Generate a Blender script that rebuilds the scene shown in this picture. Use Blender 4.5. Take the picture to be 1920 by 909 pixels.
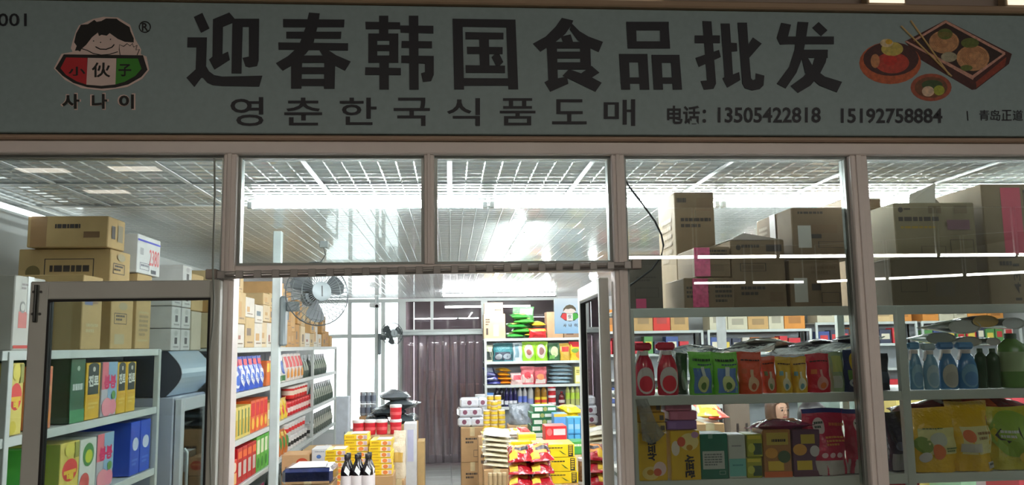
import bpy, math, random
from mathutils import Vector, Matrix
for o in list(bpy.data.objects): bpy.data.objects.remove(o)
sc = bpy.context.scene; col = sc.collection
random.seed(7)
# ------------------------------------------------------------------ camera
FPX = 1530.0
CAM = Vector((0.0, -3.2, 1.9))
_s = -0.0155
_hx = (-FPX*FPX - 192*192 - 192*_s*115)/(-115 + 192*_s)
_d = Vector((-115, -192, -FPX)).normalized()
_h = Vector((_hx, -(192 + _s*(_hx + 115)), -FPX)).normalized()
_u = _h.cross(_d).normalized()
ROT = Matrix((_h, _d, _u))
cd = bpy.data.cameras.new('camera'); cd.sensor_fit = 'HORIZONTAL'; cd.sensor_width = 36
cd.lens = FPX/1920*36; cd.clip_start = .05; cd.clip_end = 200
cam = bpy.data.objects.new('camera', cd); col.objects.link(cam)
cam.matrix_world = Matrix.Translation(CAM) @ ROT.to_4x4()
sc.camera = cam
def P(x, y, Y):
    """the point of the plane Y=const that the photo shows at pixel x, y"""
    w = ROT @ Vector((x - 960, -(y - 454.5), -FPX))
    return CAM + w*((Y - CAM.y)/w.y)
# ------------------------------------------------------------------ world, exposure
wd = bpy.data.worlds.new('overcast_sky'); sc.world = wd; wd.use_nodes = True
wd.node_tree.nodes['Background'].inputs[0].default_value = (.93, .97, 1, 1)
wd.node_tree.nodes['Background'].inputs[1].default_value = 5.0
sc.view_settings.view_transform = 'Standard'; sc.view_settings.look = 'None'
sc.view_settings.gamma = 1; sc.view_settings.use_curve_mapping = False
sc.view_settings.exposure = 0.2
TUBE_E = 115.0        # radiance of the shop's LED tubes
HALL_E = 30.0        # radiance of the market hall's tubes behind the camera
# ------------------------------------------------------------------ materials
def lin(c): return tuple(((v/255)/12.92 if v/255 <= .04045 else ((v/255 + .055)/1.055)**2.4) for v in c)
_mats = {}
def M(c, rough=.5, metal=0., var=.07, scale=12, coat=0., kind=None):
    key = (tuple(c), rough, metal, var, scale, coat, kind)
    if key in _mats: return _mats[key]
    m = bpy.data.materials.new('surface_%02x%02x%02x' % tuple(int(v) for v in c)); m.use_nodes = True
    nt = m.node_tree; b = nt.nodes['Principled BSDF']
    l = lin(c)
    tc = nt.nodes.new('ShaderNodeTexCoord'); nz = nt.nodes.new('ShaderNodeTexNoise')
    nz.inputs['Scale'].default_value = scale; nz.inputs['Detail'].default_value = 4
    nt.links.new(tc.outputs['Object'], nz.inputs['Vector'])
    rp = nt.nodes.new('ShaderNodeValToRGB')
    rp.color_ramp.elements[0].position = .3; rp.color_ramp.elements[1].position = .7
    rp.color_ramp.elements[0].color = tuple(v*(1 - var) for v in l) + (1,)
    rp.color_ramp.elements[1].color = tuple(min(1, v*(1 + var)) for v in l) + (1,)
    nt.links.new(nz.outputs['Fac'], rp.inputs['Fac']); nt.links.new(rp.outputs['Color'], b.inputs['Base Color'])
    b.inputs['Roughness'].default_value = rough; b.inputs['Metallic'].default_value = metal
    b.inputs['Coat Weight'].default_value = coat
    if kind == 'crinkle':
        bp = nt.nodes.new('ShaderNodeBump'); n2 = nt.nodes.new('ShaderNodeTexNoise')
        n2.inputs['Scale'].default_value = 38; nt.links.new(tc.outputs['Object'], n2.inputs['Vector'])
        bp.inputs['Strength'].default_value = .6; bp.inputs['Distance'].default_value = .012
        nt.links.new(n2.outputs['Fac'], bp.inputs['Height']); nt.links.new(bp.outputs['Normal'], b.inputs['Normal'])
    _mats[key] = m
    return m
def glassmat(name, tint=(1, 1, 1), refl=1.0, rough=0.0, haze=0.0, hazecol=(.8, .85, .85)):
    m = bpy.data.materials.new(name); m.use_nodes = True; nt = m.node_tree
    nt.nodes.remove(nt.nodes['Principled BSDF'])
    out = [n for n in nt.nodes if n.type == 'OUTPUT_MATERIAL'][0]
    tr = nt.nodes.new('ShaderNodeBsdfTransparent'); tr.inputs[0].default_value = tint + (1,)
    gl = nt.nodes.new('ShaderNodeBsdfGlossy'); gl.inputs['Roughness'].default_value = rough
    fr = nt.nodes.new('ShaderNodeFresnel'); fr.inputs['IOR'].default_value = 1.5
    mu = nt.nodes.new('ShaderNodeMath'); mu.operation = 'MULTIPLY'; mu.inputs[1].default_value = refl
    mu.use_clamp = True
    mx = nt.nodes.new('ShaderNodeMixShader')
    nt.links.new(fr.outputs[0], mu.inputs[0]); nt.links.new(mu.outputs[0], mx.inputs[0])
    nt.links.new(gl.outputs[0], mx.inputs[2])
    if haze > 0:
        df = nt.nodes.new('ShaderNodeBsdfDiffuse'); df.inputs[0].default_value = hazecol + (1,)
        nz = nt.nodes.new('ShaderNodeTexNoise'); nz.inputs['Scale'].default_value = 3
        mm = nt.nodes.new('ShaderNodeMath'); mm.operation = 'MULTIPLY'; mm.inputs[1].default_value = haze*2
        m2 = nt.nodes.new('ShaderNodeMixShader')
        nt.links.new(nz.outputs['Fac'], mm.inputs[0]); nt.links.new(mm.outputs[0], m2.inputs[0])
        nt.links.new(tr.outputs[0], m2.inputs[1]); nt.links.new(df.outputs[0], m2.inputs[2])
        nt.links.new(m2.outputs[0], mx.inputs[1])
    else:
        nt.links.new(tr.outputs[0], mx.inputs[1])
    nt.links.new(mx.outputs[0], out.inputs[0])
    return m
def emat(name, c, e):
    m = bpy.data.materials.new(name); m.use_nodes = True
    b = m.node_tree.nodes['Principled BSDF']
    b.inputs['Base Color'].default_value = (.9, .9, .9, 1)
    b.inputs['Emission Color'].default_value = c + (1,); b.inputs['Emission Strength'].default_value = e
    return m
GLASS = glassmat('window_glass', (.85, .885, .875), 1.3)
CLEAR = glassmat('clear_wrap', (.95, .97, .98), 2.0, .12)
STRIP = glassmat('pvc_strip', (.74, .66, .7), 2.4, .1, .2, (.66, .58, .62))
KRAFT = (176, 140, 98); CREAM = (222, 205, 160)
WHITE = (226, 228, 226); STEEL = (205, 210, 208)
FRAME = M((240, 230, 224), .4, 0, .05, 5)
SHELFM = M((206, 212, 208), .4, 0, .04, 6)
ALU = M((170, 178, 176), .35, .5, .05, 6)
# ------------------------------------------------------------------ mesh helpers
def setp(o, label=None, cat=None, group=None, kind=None):
    if label: o['label'] = label
    if cat: o['category'] = cat
    if group: o['group'] = group
    if kind: o['kind'] = kind
    return o
class MB:
    def __init__(s): s.v = []; s.f = []
    def add(s, vs, fs):
        n = len(s.v); s.v += [tuple(v) for v in vs]; s.f += [tuple(i + n for i in f) for f in fs]; return s
    def box(s, x0, x1, y0, y1, z0, z1):
        return s.add([(x, y, z) for x in (x0, x1) for y in (y0, y1) for z in (z0, z1)],
                     [(0, 1, 3, 2), (4, 6, 7, 5), (0, 4, 5, 1), (2, 3, 7, 6), (0, 2, 6, 4), (1, 5, 7, 3)])
    def cbox(s, x0, x1, y0, y1, z0, z1, b=.004):
        b = min(b, (x1-x0)*.3, (y1-y0)*.3, (z1-z0)*.3)
        lo = (x0, y0, z0); hi = (x1, y1, z1); vs = []; idx = {}
        for sx in (0, 1):
            for sy in (0, 1):
                for sz in (0, 1):
                    sg = (sx, sy, sz)
                    for a in range(3):
                        p = [(hi[k] if sg[k] else lo[k]) if k == a else ((hi[k]-b) if sg[k] else (lo[k]+b)) for k in range(3)]
                        idx[sg + (a,)] = len(vs); vs.append(tuple(p))
        fs = []
        for a in range(3):
            o1, o2 = [k for k in range(3) if k != a]
            for sgn in (0, 1):
                q = []
                for (i, j) in ((0, 0), (1, 0), (1, 1), (0, 1)):
                    g = [0, 0, 0]; g[a] = sgn; g[o1] = i; g[o2] = j; q.append(idx[tuple(g) + (a,)])
                if (sgn == 0) == (a != 1): q.reverse()
                fs.append(tuple(q))
        for a in range(3):
            o1, o2 = [k for k in range(3) if k != a]
            for i in (0, 1):
                for j in (0, 1):
                    g0 = [0, 0, 0]; g0[o1] = i; g0[o2] = j; g1 = list(g0); g1[a] = 1
                    g0 = tuple(g0); g1 = tuple(g1)
                    fs.append((idx[g0+(o1,)], idx[g1+(o1,)], idx[g1+(o2,)], idx[g0+(o2,)]))
        for sx in (0, 1):
            for sy in (0, 1):
                for sz in (0, 1): fs.append(tuple(idx[(sx, sy, sz, a)] for a in range(3)))
        return s.add(vs, fs)
    def lathe(s, prof, n=14, c=(0, 0, 0), axis='z', sx=1., sy=1.):
        vs = []
        for r, z in prof:
            for k in range(n):
                a = 2*math.pi*k/n; p = (r*math.cos(a)*sx, r*math.sin(a)*sy, z)
                if axis == 'y': p = (p[0], p[2], p[1])
                if axis == 'x': p = (p[2], p[0], p[1])
                vs.append((p[0]+c[0], p[1]+c[1], p[2]+c[2]))
        fs = [(i*n + k, i*n + (k+1) % n, (i+1)*n + (k+1) % n, (i+1)*n + k) for i in range(len(prof)-1) for k in range(n)]
        fs.append(tuple(range(n-1, -1, -1))); fs.append(tuple((len(prof)-1)*n + k for k in range(n)))
        return s.add(vs, fs)
    def tube(s, pts, r, n=6):
        pts = [Vector(p) for p in pts]; vs = []
        for i, p in enumerate(pts):
            t = (pts[min(i+1, len(pts)-1)] - pts[max(i-1, 0)]).normalized()
            a = t.cross(Vector((0, 0, 1)) if abs(t.z) < .9 else Vector((1, 0, 0))).normalized(); b = t.cross(a)
            for k in range(n):
                an = 2*math.pi*k/n; vs.append(p + a*(r*math.cos(an)) + b*(r*math.sin(an)))
        fs = [(i*n + k, i*n + (k+1) % n, (i+1)*n + (k+1) % n, (i+1)*n + k) for i in range(len(pts)-1) for k in range(n)]
        fs.append(tuple(range(n-1, -1, -1))); fs.append(tuple((len(pts)-1)*n + k for k in range(n)))
        return s.add(vs, fs)
    def prism(s, pts, off):
        """closed outline extruded by the vector off"""
        n = len(pts); off = Vector(off)
        vs = [Vector(p) for p in pts] + [Vector(p) + off for p in pts]
        fs = [tuple(range(n)), tuple(range(2*n-1, n-1, -1))] + [(i, (i+1) % n, n + (i+1) % n, n + i) for i in range(n)]
        return s.add(vs, fs)
    def obj(s, name, mat, parent=None, loc=None, rz=0, smooth=False):
        me = bpy.data.meshes.new(name); me.from_pydata(s.v, [], s.f); me.update()
        if mat: me.materials.append(mat)
        if smooth:
            me.polygons.foreach_set('use_smooth', [True]*len(me.polygons))
            me.set_sharp_from_angle(angle=math.radians(50))
        o = bpy.data.objects.new(name, me); col.objects.link(o)
        if parent: o.parent = parent
        if loc is not None: o.location = loc
        if rz: o.rotation_euler = (0, 0, rz)
        return o
def thing(name, label, cat, loc=(0, 0, 0), rz=0, group=None):
    o = bpy.data.objects.new(name, None); col.objects.link(o); o.empty_display_size = .05
    o.location = loc; o.rotation_euler = (0, 0, rz)
    return setp(o, label, cat, group)
def dup(root, label, loc, rz=0, group=None, rot=None):
    r = root.copy(); col.objects.link(r); r.location = loc
    r.rotation_euler = rot if rot else (0, 0, rz); r['label'] = label
    if group: r['group'] = group
    for ch in root.children:
        c = ch.copy(); col.objects.link(c); c.parent = r
        for g in ch.children:
            d = g.copy(); col.objects.link(d); d.parent = c
    return r
def struct(name, mb, mat, parent=None):
    o = mb.obj(name, mat, parent)
    if not parent: o['kind'] = 'structure'
    return o
ORD = 'first second third fourth fifth sixth seventh eighth ninth tenth eleventh twelfth thirteenth fourteenth fifteenth sixteenth seventeenth eighteenth nineteenth twentieth'.split()
# ------------------------------------------------------------------ lettering
_tc = {}
_fc = bpy.data.curves.new('lettering_source', 'FONT'); _fo = bpy.data.objects.new('lettering_source', _fc)
col.objects.link(_fo)
def glyphs(s, off=0.):
    if (s, off) not in _tc:
        _fc.body = s; _fc.offset = off; _fc.resolution_u = 3
        dg = bpy.context.evaluated_depsgraph_get(); dg.update()
        me = bpy.data.meshes.new_from_object(_fo.evaluated_get(dg))
        vs = [(v.co.x, v.co.y) for v in me.vertices]; fs = [tuple(p.vertices) for p in me.polygons]
        bpy.data.meshes.remove(me)
        xs = [v[0] for v in vs]; ys = [v[1] for v in vs]
        x0, x1, y0, y1 = min(xs), max(xs), min(ys), max(ys)
        _tc[(s, off)] = ([((x-x0)/(x1-x0), (y-y0)/(y1-y0)) for x, y in vs], fs)
    return _tc[(s, off)]
for _t, _o in [('영', .01), ('춘', .01), ('한', .01), ('국', .01), ('식', .01), ('품', .01), ('도', .01), ('매', .01),
               ('电话：', .025), ('13505422818', .02), ('15192758884', .02), ('青', .006), ('岛', .006), ('正', .006), ('道', .006),
               ('001', .01), ('사', .035), ('나', .035), ('이', .035), ('小', .02), ('伙', .02), ('子', .02), ('R', .02),
               ('샤프란', .05), ('봉봉', .05), ('진로', .05), ('1431', .01), ('2380', .01), ('배', .05)]: glyphs(_t, _o)
bpy.data.objects.remove(_fo)
def decal(parent, surf, sp):
    """one printed mark on the surface surf(a, b), a and b from 0 to 1"""
    k, a0, b0, a1, b1, c = sp[:6]; mb = MB(); curved = getattr(surf, 'curved', False)
    mp = lambda a, b: surf(a0 + (a1-a0)*a, b0 + (b1-b0)*b)
    if k == 'r':
        n = 6 if curved else 1
        vs = [mp(i/n, j/n) for j in range(n+1) for i in range(n+1)]
        mb.add(vs, [(j*(n+1)+i, j*(n+1)+i+1, (j+1)*(n+1)+i+1, (j+1)*(n+1)+i) for j in range(n) for i in range(n)]); nm = 'label_panel'
    elif k == 'e':
        n = 20; rg = 3 if curved else 1; vs = [mp(.5, .5)]
        for r in range(1, rg+1):
            vs += [mp(.5 + .5*r/rg*math.cos(2*math.pi*i/n), .5 + .5*r/rg*math.sin(2*math.pi*i/n)) for i in range(n)]
        fs = [(0, 1+i, 1+(i+1) % n) for i in range(n)]
        fs += [(1+(r-1)*n+i, 1+r*n+i, 1+r*n+(i+1) % n, 1+(r-1)*n+(i+1) % n) for r in range(1, rg) for i in range(n)]
        mb.add(vs, fs); nm = 'emblem'
    elif k == 'f':
        t = sp[6] if len(sp) > 6 else .06; ar = abs((a1-a0)/(b1-b0)); 
        for (p, q, r, s_) in ((0, 0, 1, t*1.6), (0, 1-t*1.6, 1, 1), (0, 0, t, 1), (1-t, 0, 1, 1)):
            mb.add([mp(p, q), mp(r, q), mp(r, s_), mp(p, s_)], [(0, 1, 2, 3)])
        nm = 'print_frame'
    elif k == 'l':
        n = sp[6]; rnd = random.Random(int(a0*1000 + b0*77)); 
        for i in range(n):
            y1 = 1 - i/n; y0 = y1 - .55/n; x = 0
            e = 1 if i < n-1 or n == 1 else .7
            while x < e - .02:
                w = rnd.uniform(.06, .2); mb.add([mp(x, y0), mp(min(x+w, e), y0), mp(min(x+w, e), y1), mp(x, y1)], [(0, 1, 2, 3)]); x += w + .03
        nm = 'fine_print'
    elif k == 't':
        vs, fs = glyphs(sp[6], sp[7]); rot = sp[8] if len(sp) > 8 else 0
        f2 = {0: lambda a, b: (a, b), 90: lambda a, b: (1-b, a), 270: lambda a, b: (b, 1-a)}[rot]
        mb.add([mp(*f2(*v)) for v in vs], fs); nm = 'lettering'
    elif k == 'p':
        mb.add([mp(a, b) for a, b in sp[6]], [tuple(range(len(sp[6])))]); nm = 'printed_shape'
    return mb.obj(nm, M(c, .5, 0, .04), parent)
def boxface(w, d, h, face, e):
    def s(a, b):
        if face == 'F': return (-w/2 + w*a, -d/2 - e, h*b)
        if face == 'R': return (w/2 + e, -d/2 + d*a, h*b)
        if face == 'L': return (-w/2 - e, d/2 - d*a, h*b)
        return (-w/2 + w*a, -d/2 + d*b, h + e)
    return s
def boxitem(name, label, cat, x, y, z, w, d, h, c, decals=(), rz=0, group=None, rough=.5, bev=.003, coat=0., tape=None, rot=None):
    """a printed carton or packet: body plus its printed marks; x, y at the middle of its base"""
    t = thing(name, label, cat, (x, y, z), rz, group)
    if rot: t.rotation_euler = rot
    MB().cbox(-w/2, w/2, -d/2, d/2, 0, h, bev).obj('body', M(c, rough, 0, .06, 14, coat), t)
    for i, sp in enumerate(decals):
        decal(t, boxface(w, d, h, sp[0], .0008 + .0006*i), sp[1:])
    if tape:
        tw = .024
        mb = MB()
        if tape[0] == 'x':   # over the top, down the right side
            mb.box(-w/2-.0012, w/2+.0012, -tw, tw, h-.0004, h+.0016); mb.box(w/2-.0004, w/2+.0016, -tw, tw, h*tape[2], h)
        else:                # over the top, down the front
            mb.box(-tw, tw, -d/2-.0012, d/2+.0012, h-.0004, h+.0016); mb.box(-tw, tw, -d/2-.0016, -d/2+.0004, h*tape[2], h)
        mb.obj('packing_tape', M(tape[1], .2, 0, .1, 30), t)
    return t
# soft packs -------------------------------------------------------------
def softsurf(w, h, t, seed, kind):
    rnd = random.Random(seed); ph = [rnd.uniform(0, 6.28) for _ in range(6)]
    def prof(v):
        if kind == 'pouch': return (1 - max(0, (v-.3)/.62)**1.6 if v < .92 else 0) if v > .3 else .9 + .1*v/.3
        return max(0, math.sin(math.pi*min(1, max(0, (v-.05)/.9))))**.45 if .05 < v < .95 else 0
    def s(a, b, side=-1, e=0):
        u = a*2 - 1; th = t/2*prof(b)*(max(0, 1 - abs(u)**3))**.6
        th *= 1 + .16*math.sin(5*u + ph[0] + 3*b) + .12*math.sin(9*b + ph[1] + 4*u)
        wob = .004*math.sin(14*b + ph[2])*(w/.2)
        x = u*(w/2)*(1 - .05*math.sin(math.pi*b)) + wob
        return (x, side*(th + .0012 + e) + .012*math.sin(3*b + ph[3])*(h/.3)*b, h*b + .0022*math.sin(3*u + ph[4])*b)
    return s
def soft(name, label, cat, loc, w, h, t, c, decals=(), rz=0, rot=None, seed=1, kind='pouch', group=None, rough=.28, seal=None):
    o = thing(name, label, cat, loc, rz, group)
    if rot: o.rotation_euler = rot
    s = softsurf(w, h, t, seed, kind); n, m = 10, 12; vs = []; fs = []
    for side in (-1, 1): vs += [s(i/n, j/m, side) for j in range(m+1) for i in range(n+1)]
    N = (n+1)*(m+1)
    for k in (0, 1):
        for j in range(m):
            for i in range(n):
                q = (k*N + j*(n+1)+i, k*N + j*(n+1)+i+1, k*N + (j+1)*(n+1)+i+1, k*N + (j+1)*(n+1)+i); fs.append(q if k == 0 else q[::-1])
    for i in range(n):
        fs.append((i+1, i, N+i, N+i+1)); fs.append((m*(n+1)+i, m*(n+1)+i+1, N+m*(n+1)+i+1, N+m*(n+1)+i))
    for j in range(m):
        fs.append((j*(n+1), (j+1)*(n+1), N+(j+1)*(n+1), N+j*(n+1))); fs.append(((j+1)*(n+1)+n, j*(n+1)+n, N+j*(n+1)+n, N+(j+1)*(n+1)+n))
    MB().add(vs, fs).obj('bag', M(c, rough, 0, .1, 9, .3, 'crinkle'), o, smooth=True)
    for i, sp in enumerate(decals):
        f = lambda a, b, i=i: s(a, b, -1, .0016 + .0012*i)
        f.curved = True
        decal(o, f, sp)
    if seal:
        f = lambda a, b: s(a, b, -1, .001)
        f.curved = True
        q = decal(o, f, ('r', .0, .93, 1, 1, seal)); q.name = 'seal_strip'
    return o
def bottle(name, label, cat, loc, r, h, c, cap, lab=None, neck=.3, rz=0, group=None, rough=.15, lab2=None, n=14, sx=1, sy=1):
    o = thing(name, label, cat, loc, rz, group); b = h*(1-neck)
    MB().lathe([(r*.9, 0), (r, h*.02), (r, b*.9), (r*.92, b), (r*.55, b + h*neck*.35), (r*.36, b + h*neck*.55), (r*.36, h*.93)], n, sx=sx, sy=sy).obj('body', M(c, rough, 0, .05, 8, .4), o, smooth=True)
    MB().lathe([(r*.42, h*.9), (r*.42, h*.99), (r*.36, h)], n).obj('cap', M(cap, .35), o, smooth=True)
    if lab: MB().lathe([(r*1.012, h*lab[1]), (r*1.012, h*lab[2])], n, sx=sx, sy=sy).obj('label_band', M(lab[0], .5), o, smooth=True)
    if lab2: MB().lathe([(r*1.02, h*lab2[1]), (r*1.02, h*lab2[2])], n, sx=sx, sy=sy).obj('label_stripe', M(lab2[0], .5), o, smooth=True)
    return o
def tub(name, label, cat, loc, r, h, c, lid, lab=None, n=16, group=None, lidh=.18, taper=.9):
    o = thing(name, label, cat, loc, 0, group)
    MB().lathe([(r*taper*.97, 0), (r*taper, h*.02), (r*.98, h*(1-lidh))], n).obj('body', M(c, .4, 0, .06, 10, .2), o, smooth=True)
    MB().lathe([(r, h*(1-lidh)), (r*1.02, h*(1-lidh*.9)), (r*1.02, h*.97), (r*.95, h), (r*.2, h)], n).obj('lid', M(lid, .35), o, smooth=True)
    if lab: MB().lathe([(r*(taper + (1-taper)*lab[1]) + .0015, h*lab[1]), (r*(taper + (1-taper)*lab[2]) + .0015, h*lab[2])], n).obj('label_band', M(lab[0], .5), o, smooth=True)
    return o
# ================================================================== the setting
CEIL = 2.655; XL, XR, YB = -2.4, 9.0, 10.1
def X0(x, y=450, Y=0.): return P(x, y, Y).x
def Z0(y, x=900, Y=0.): return P(x, y, Y).z
# shop shell
struct('floor', MB().box(XL, XR, 0, YB+4, -.06, -.012), M((150, 152, 150), .4))
fl = bpy.data.objects['floor']
tm = MB().cbox(-.296, .296, -.296, .296, -.014, 0, .003)
t0 = tm.obj('floor_tile', M((188, 190, 186), .22, 0, .08, 3), fl, (-.3, .35, 0))
for i in range(4):
    for j in range(17):
        if i or j:
            c = t0.copy(); col.objects.link(c); c.location = (-.9 + .6*i, .35 + .6*j, 0)
WALLM = M((214, 216, 214), .7, 0, .04, 2)
struct('wall_left', MB().box(XL-.12, XL, 0, YB, -.06, CEIL+.1), WALLM)
struct('wall_right', MB().box(XR, XR+.12, 0, YB, -.06, CEIL+.1), WALLM)
ceil = struct('ceiling', MB().box(XL, XR, 0.02, YB, CEIL+.012, CEIL+.12), M((200, 206, 206), .5))
# square ceiling tiles with a raised grid of ribs, each tile an object
def tilemesh(hr=.0045):
    c = .5995/8; co = []
    for k in range(9): co += [(k*c-.0045, 0), (k*c, 1), (k*c+.0045, 0)] if 0 < k < 8 else ([(0, 1), (.0045, 0)] if k == 0 else [(k*c-.0045, 0), (k*c, 1)])
    n = len(co); vs = []
    for y, ry in co:
        for x, rx in co: vs.append((x-.29975, y-.29975, .010 - (hr if (rx or ry) else 0)))
    fs = [(j*n+i, (j+1)*n+i, (j+1)*n+i+1, j*n+i+1) for j in range(n-1) for i in range(n-1)]
    mb = MB().add(vs, fs); mb.box(-.2998, .2998, -.2998, .2998, .010, .012); return mb
CT = M((238, 242, 243), .24, 0, .03, 4, .6)
ct0 = None
for j in range(17):
    for i in range(15):
        loc = (XL + .3 + .6*i, .32 + .6*j, CEIL)
        if j == 2 and i == 0: ct0 = tilemesh(.0012).obj('ceiling_tile', CT, ceil, loc)
        elif ct0 is None: ct0 = tilemesh().obj('ceiling_tile', CT, ceil, loc)
        else:
            c = ct0.copy(); col.objects.link(c); c.location = loc
far = MB().box(XL+9.01, XR, .02, YB, CEIL+.002, CEIL+.012).obj('plain_ceiling_panels', CT, ceil); far['kind'] = 'stuff'
tg = MB()
for i in range(16): tg.box(XL+.6*i-.011, XL+.6*i+.011, .02, 1.22, CEIL+.0005, CEIL+.004)
for j in range(3): tg.box(XL, XL+9, .02+.6*j-.009, .02+.6*j+.009, CEIL+.0005, CEIL+.004)
tg.obj('ceiling_grid', M((225, 228, 228), .3), ceil)
# back partition: daylight windows, strip-curtain doorway, dark glazed part above the shelves
def mull(name, parent, *bxs, mat=SHELFM):
    mb = MB()
    for b in bxs: mb.box(*b)
    return mb.obj(name, mat, parent)
def BX(x): return P(x, 646, YB).x
def BZ(y): return P(800, y, YB).z
xw0, xd0, xd1, xs1 = BX(630)-.45, BX(757), BX(903), BX(1046)
zt = BZ(621); zm = BZ(628)
wb = struct('wall_back', MB().box(XL, xw0, YB, YB+.1, -.06, CEIL+.1).box(xs1, XR, YB, YB+.1, -.06, CEIL+.1)
            .box(xw0, xd0-.02, YB, YB+.1, -.06, .55).box(xd1+.05, xs1, YB, YB+.1, -.06, 1.7), WALLM)
def window(name, x0, x1, z0, z1, Y, vx=(), hz=(), w=.045, gl=GLASS, fm=SHELFM):
    f = MB()
    f.box(x0, x1, Y, Y+.06, z0, z0+w).box(x0, x1, Y, Y+.06, z1-w, z1).box(x0, x0+w, Y, Y+.06, z0+w, z1-w).box(x1-w, x1, Y, Y+.06, z0+w, z1-w)
    fr = f.obj(name, fm); fr['kind'] = 'structure'
    xs = [x0+w] + sorted(vx) + [x1-w]; zs = [z0+w] + sorted(hz) + [z1-w]
    for v in vx: MB().box(v-w*.5, v+w*.5, Y, Y+.06, z0+w, z1-w).obj('mullion', fm, fr)
    for v in hz: MB().box(x0+w, x1-w, Y+.004, Y+.056, v-w*.5, v+w*.5).obj('transom', fm, fr)
    for i in range(len(xs)-1):
        for j in range(len(zs)-1): MB().box(xs[i], xs[i+1], Y+.026, Y+.031, zs[j], zs[j+1]).obj('pane', gl, fr)
    return fr
window('window_6', xw0, xd0-.02, .55, CEIL, YB, (BX(655), BX(718)), (zm,), .06)
window('window_7', xd0-.02, xd1+.05, zt-.02, CEIL, YB, (BX(810),), (), .05)
window('window_8', xd1+.05, xs1, 1.7, CEIL, YB, (), (), .05)
tr = MB().box(xd0-.05, xd0, YB-.02, YB+.08, 0, zt).box(xd1, xd1+.05, YB-.02, YB+.08, 0, zt).box(xd0-.05, xd1+.05, YB-.02, YB+.08, zt-.05, zt); struct('trim_9', tr, SHELFM)
# store room behind the curtain
DK = M((176, 152, 160), .8, 0, .12, 3)
struct('wall_store_room', MB().box(xd0-.1, xd0-.02, YB+.1, YB+4, -.06, 2.9).box(xd0, XR, YB+3.9, YB+4, -.06, 2.9).box(XR, XR+.1, YB, YB+4, -.06, 2.9).box(xd0-.1, XR, YB+.1, YB+4, 2.8, 2.9), DK)
for k, (x, w, h, z) in enumerate([(-.3, .5, .5, 0), (-.3, .48, .45, .5), (.25, .5, .7, 0), (.28, .45, .5, .7), (-.28, .4, .5, .95)]):
    boxitem('carton', 'brown carton behind the strip curtain, %s of the dim stack' % ORD[k], 'carton', x, YB+1.6+.02*k, z, w, .5, h-.004, (150, 112, 104), [('F', 'r', .2, .3, .8, .7, (120, 60, 64))], group='cartons behind the strip curtain')
# market hall around the camera
HM = M((128, 122, 116), .7, 0, .06, 1.5)
struct('floor_hall', MB().box(-14, 14, -22, -.0, -.1, -.02), M((120, 118, 114), .3))
struct('ceiling_hall', MB().box(-14, 14, -22, 0, 4.3, 4.4), M((70, 66, 62), .8))
struct('wall_hall_back', MB().box(-14, 14, -22.1, -22, -.1, 4.4), HM)
struct('wall_hall_left', MB().box(-14.1, -14, -22.1, .1, -.1, 4.4), HM)
struct('wall_hall_right', MB().box(14, 14.1, -22.1, .1, -.1, 4.4), HM)
# ------------------------------------------------------------------ shopfront frame
zs0, zs1 = Z0(251, 900, -.08), Z0(13, 900, -.08)          # signboard
zh0, zh1 = Z0(294), Z0(272)                                # header rail
FX0, FX1 = -2.6, 4.2
struct('wall_front', MB().box(-14, FX0, -.035, .06, -.1, 4.4).box(FX1, 14, -.035, .06, -.1, 4.4).box(FX0, FX1, -.035, .06, zs0+.02, 4.4).box(FX0, FX1, -.035, .06, -.1, .35), M((176, 160, 148), .7, 0, .06, 3))
struct('trim_1', MB().cbox(FX0, FX1, -.055, .045, zh0, zh1, .004), FRAME)
struct('trim_2', MB().cbox(FX0, FX1, -.07, .03, zh1+.002, zs0-.004, .006), M((176, 150, 128), .45, 0, .06, 4))
struct('trim_3', MB().cbox(FX0, FX1, -.1, .0, zs1+.004, zs1+.034, .006), M((176, 150, 122), .5, 0, .06, 4))
pa0, pa1 = X0(421, 450), X0(446, 450); pb0, pb1 = X0(796), X0(815); pc0, pc1 = X0(1147), X0(1171); pd0, pd1 = X0(1594), X0(1626)
zbar = Z0(497, 800); zdoor = Z0(512, 800)
def post(n, x0, x1, z0, z1):
    m = MB().cbox(x0, x1, -.045, .04, z0, z1, .004)
    o = struct(n, m, FRAME)
    MB().cbox(x0+.3*(x1-x0), x0+.62*(x1-x0), -.052, -.044, z0, z1, .002).obj('glazing_bead', FRAME, o)
    return o
post('trim_4', pa0, pa1, 0, zh0); post('trim_5', pb0, pb1, zbar, zh0); post('trim_6', pc0, pc1, 0, zh0); post('trim_7', pd0, pd1, 0, zh0)
struct('trim_8', MB().cbox(pa1, pc0, -.04, .04, zdoor, zbar, .004), FRAME)
def glazing(name, x0, x1, z0, z1):
    fr = struct(name, MB().box(x0, x0+.012, -.015, .03, z0, z1).box(x1-.012, x1, -.015, .03, z0, z1).box(x0+.012, x1-.012, -.015, .03, z1-.012, z1).box(x0+.012, x1-.012, -.015, .03, z0, z0+.012), M((150, 156, 152), .35, .4))
    MB().box(x0+.012, x1-.012, .002, .008, z0+.012, z1-.012).obj('pane', GLASS, fr)
    return fr
glazing('window_1', FX0, pa0, .35, zh0); glazing('window_2', pa1, pb0, zbar, zh0); glazing('window_3', pb1, pc0, zbar, zh0)
glazing('window_4', pc1, pd0, .35, zh0); glazing('window_5', pd1, FX1, .35, zh0)
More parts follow.
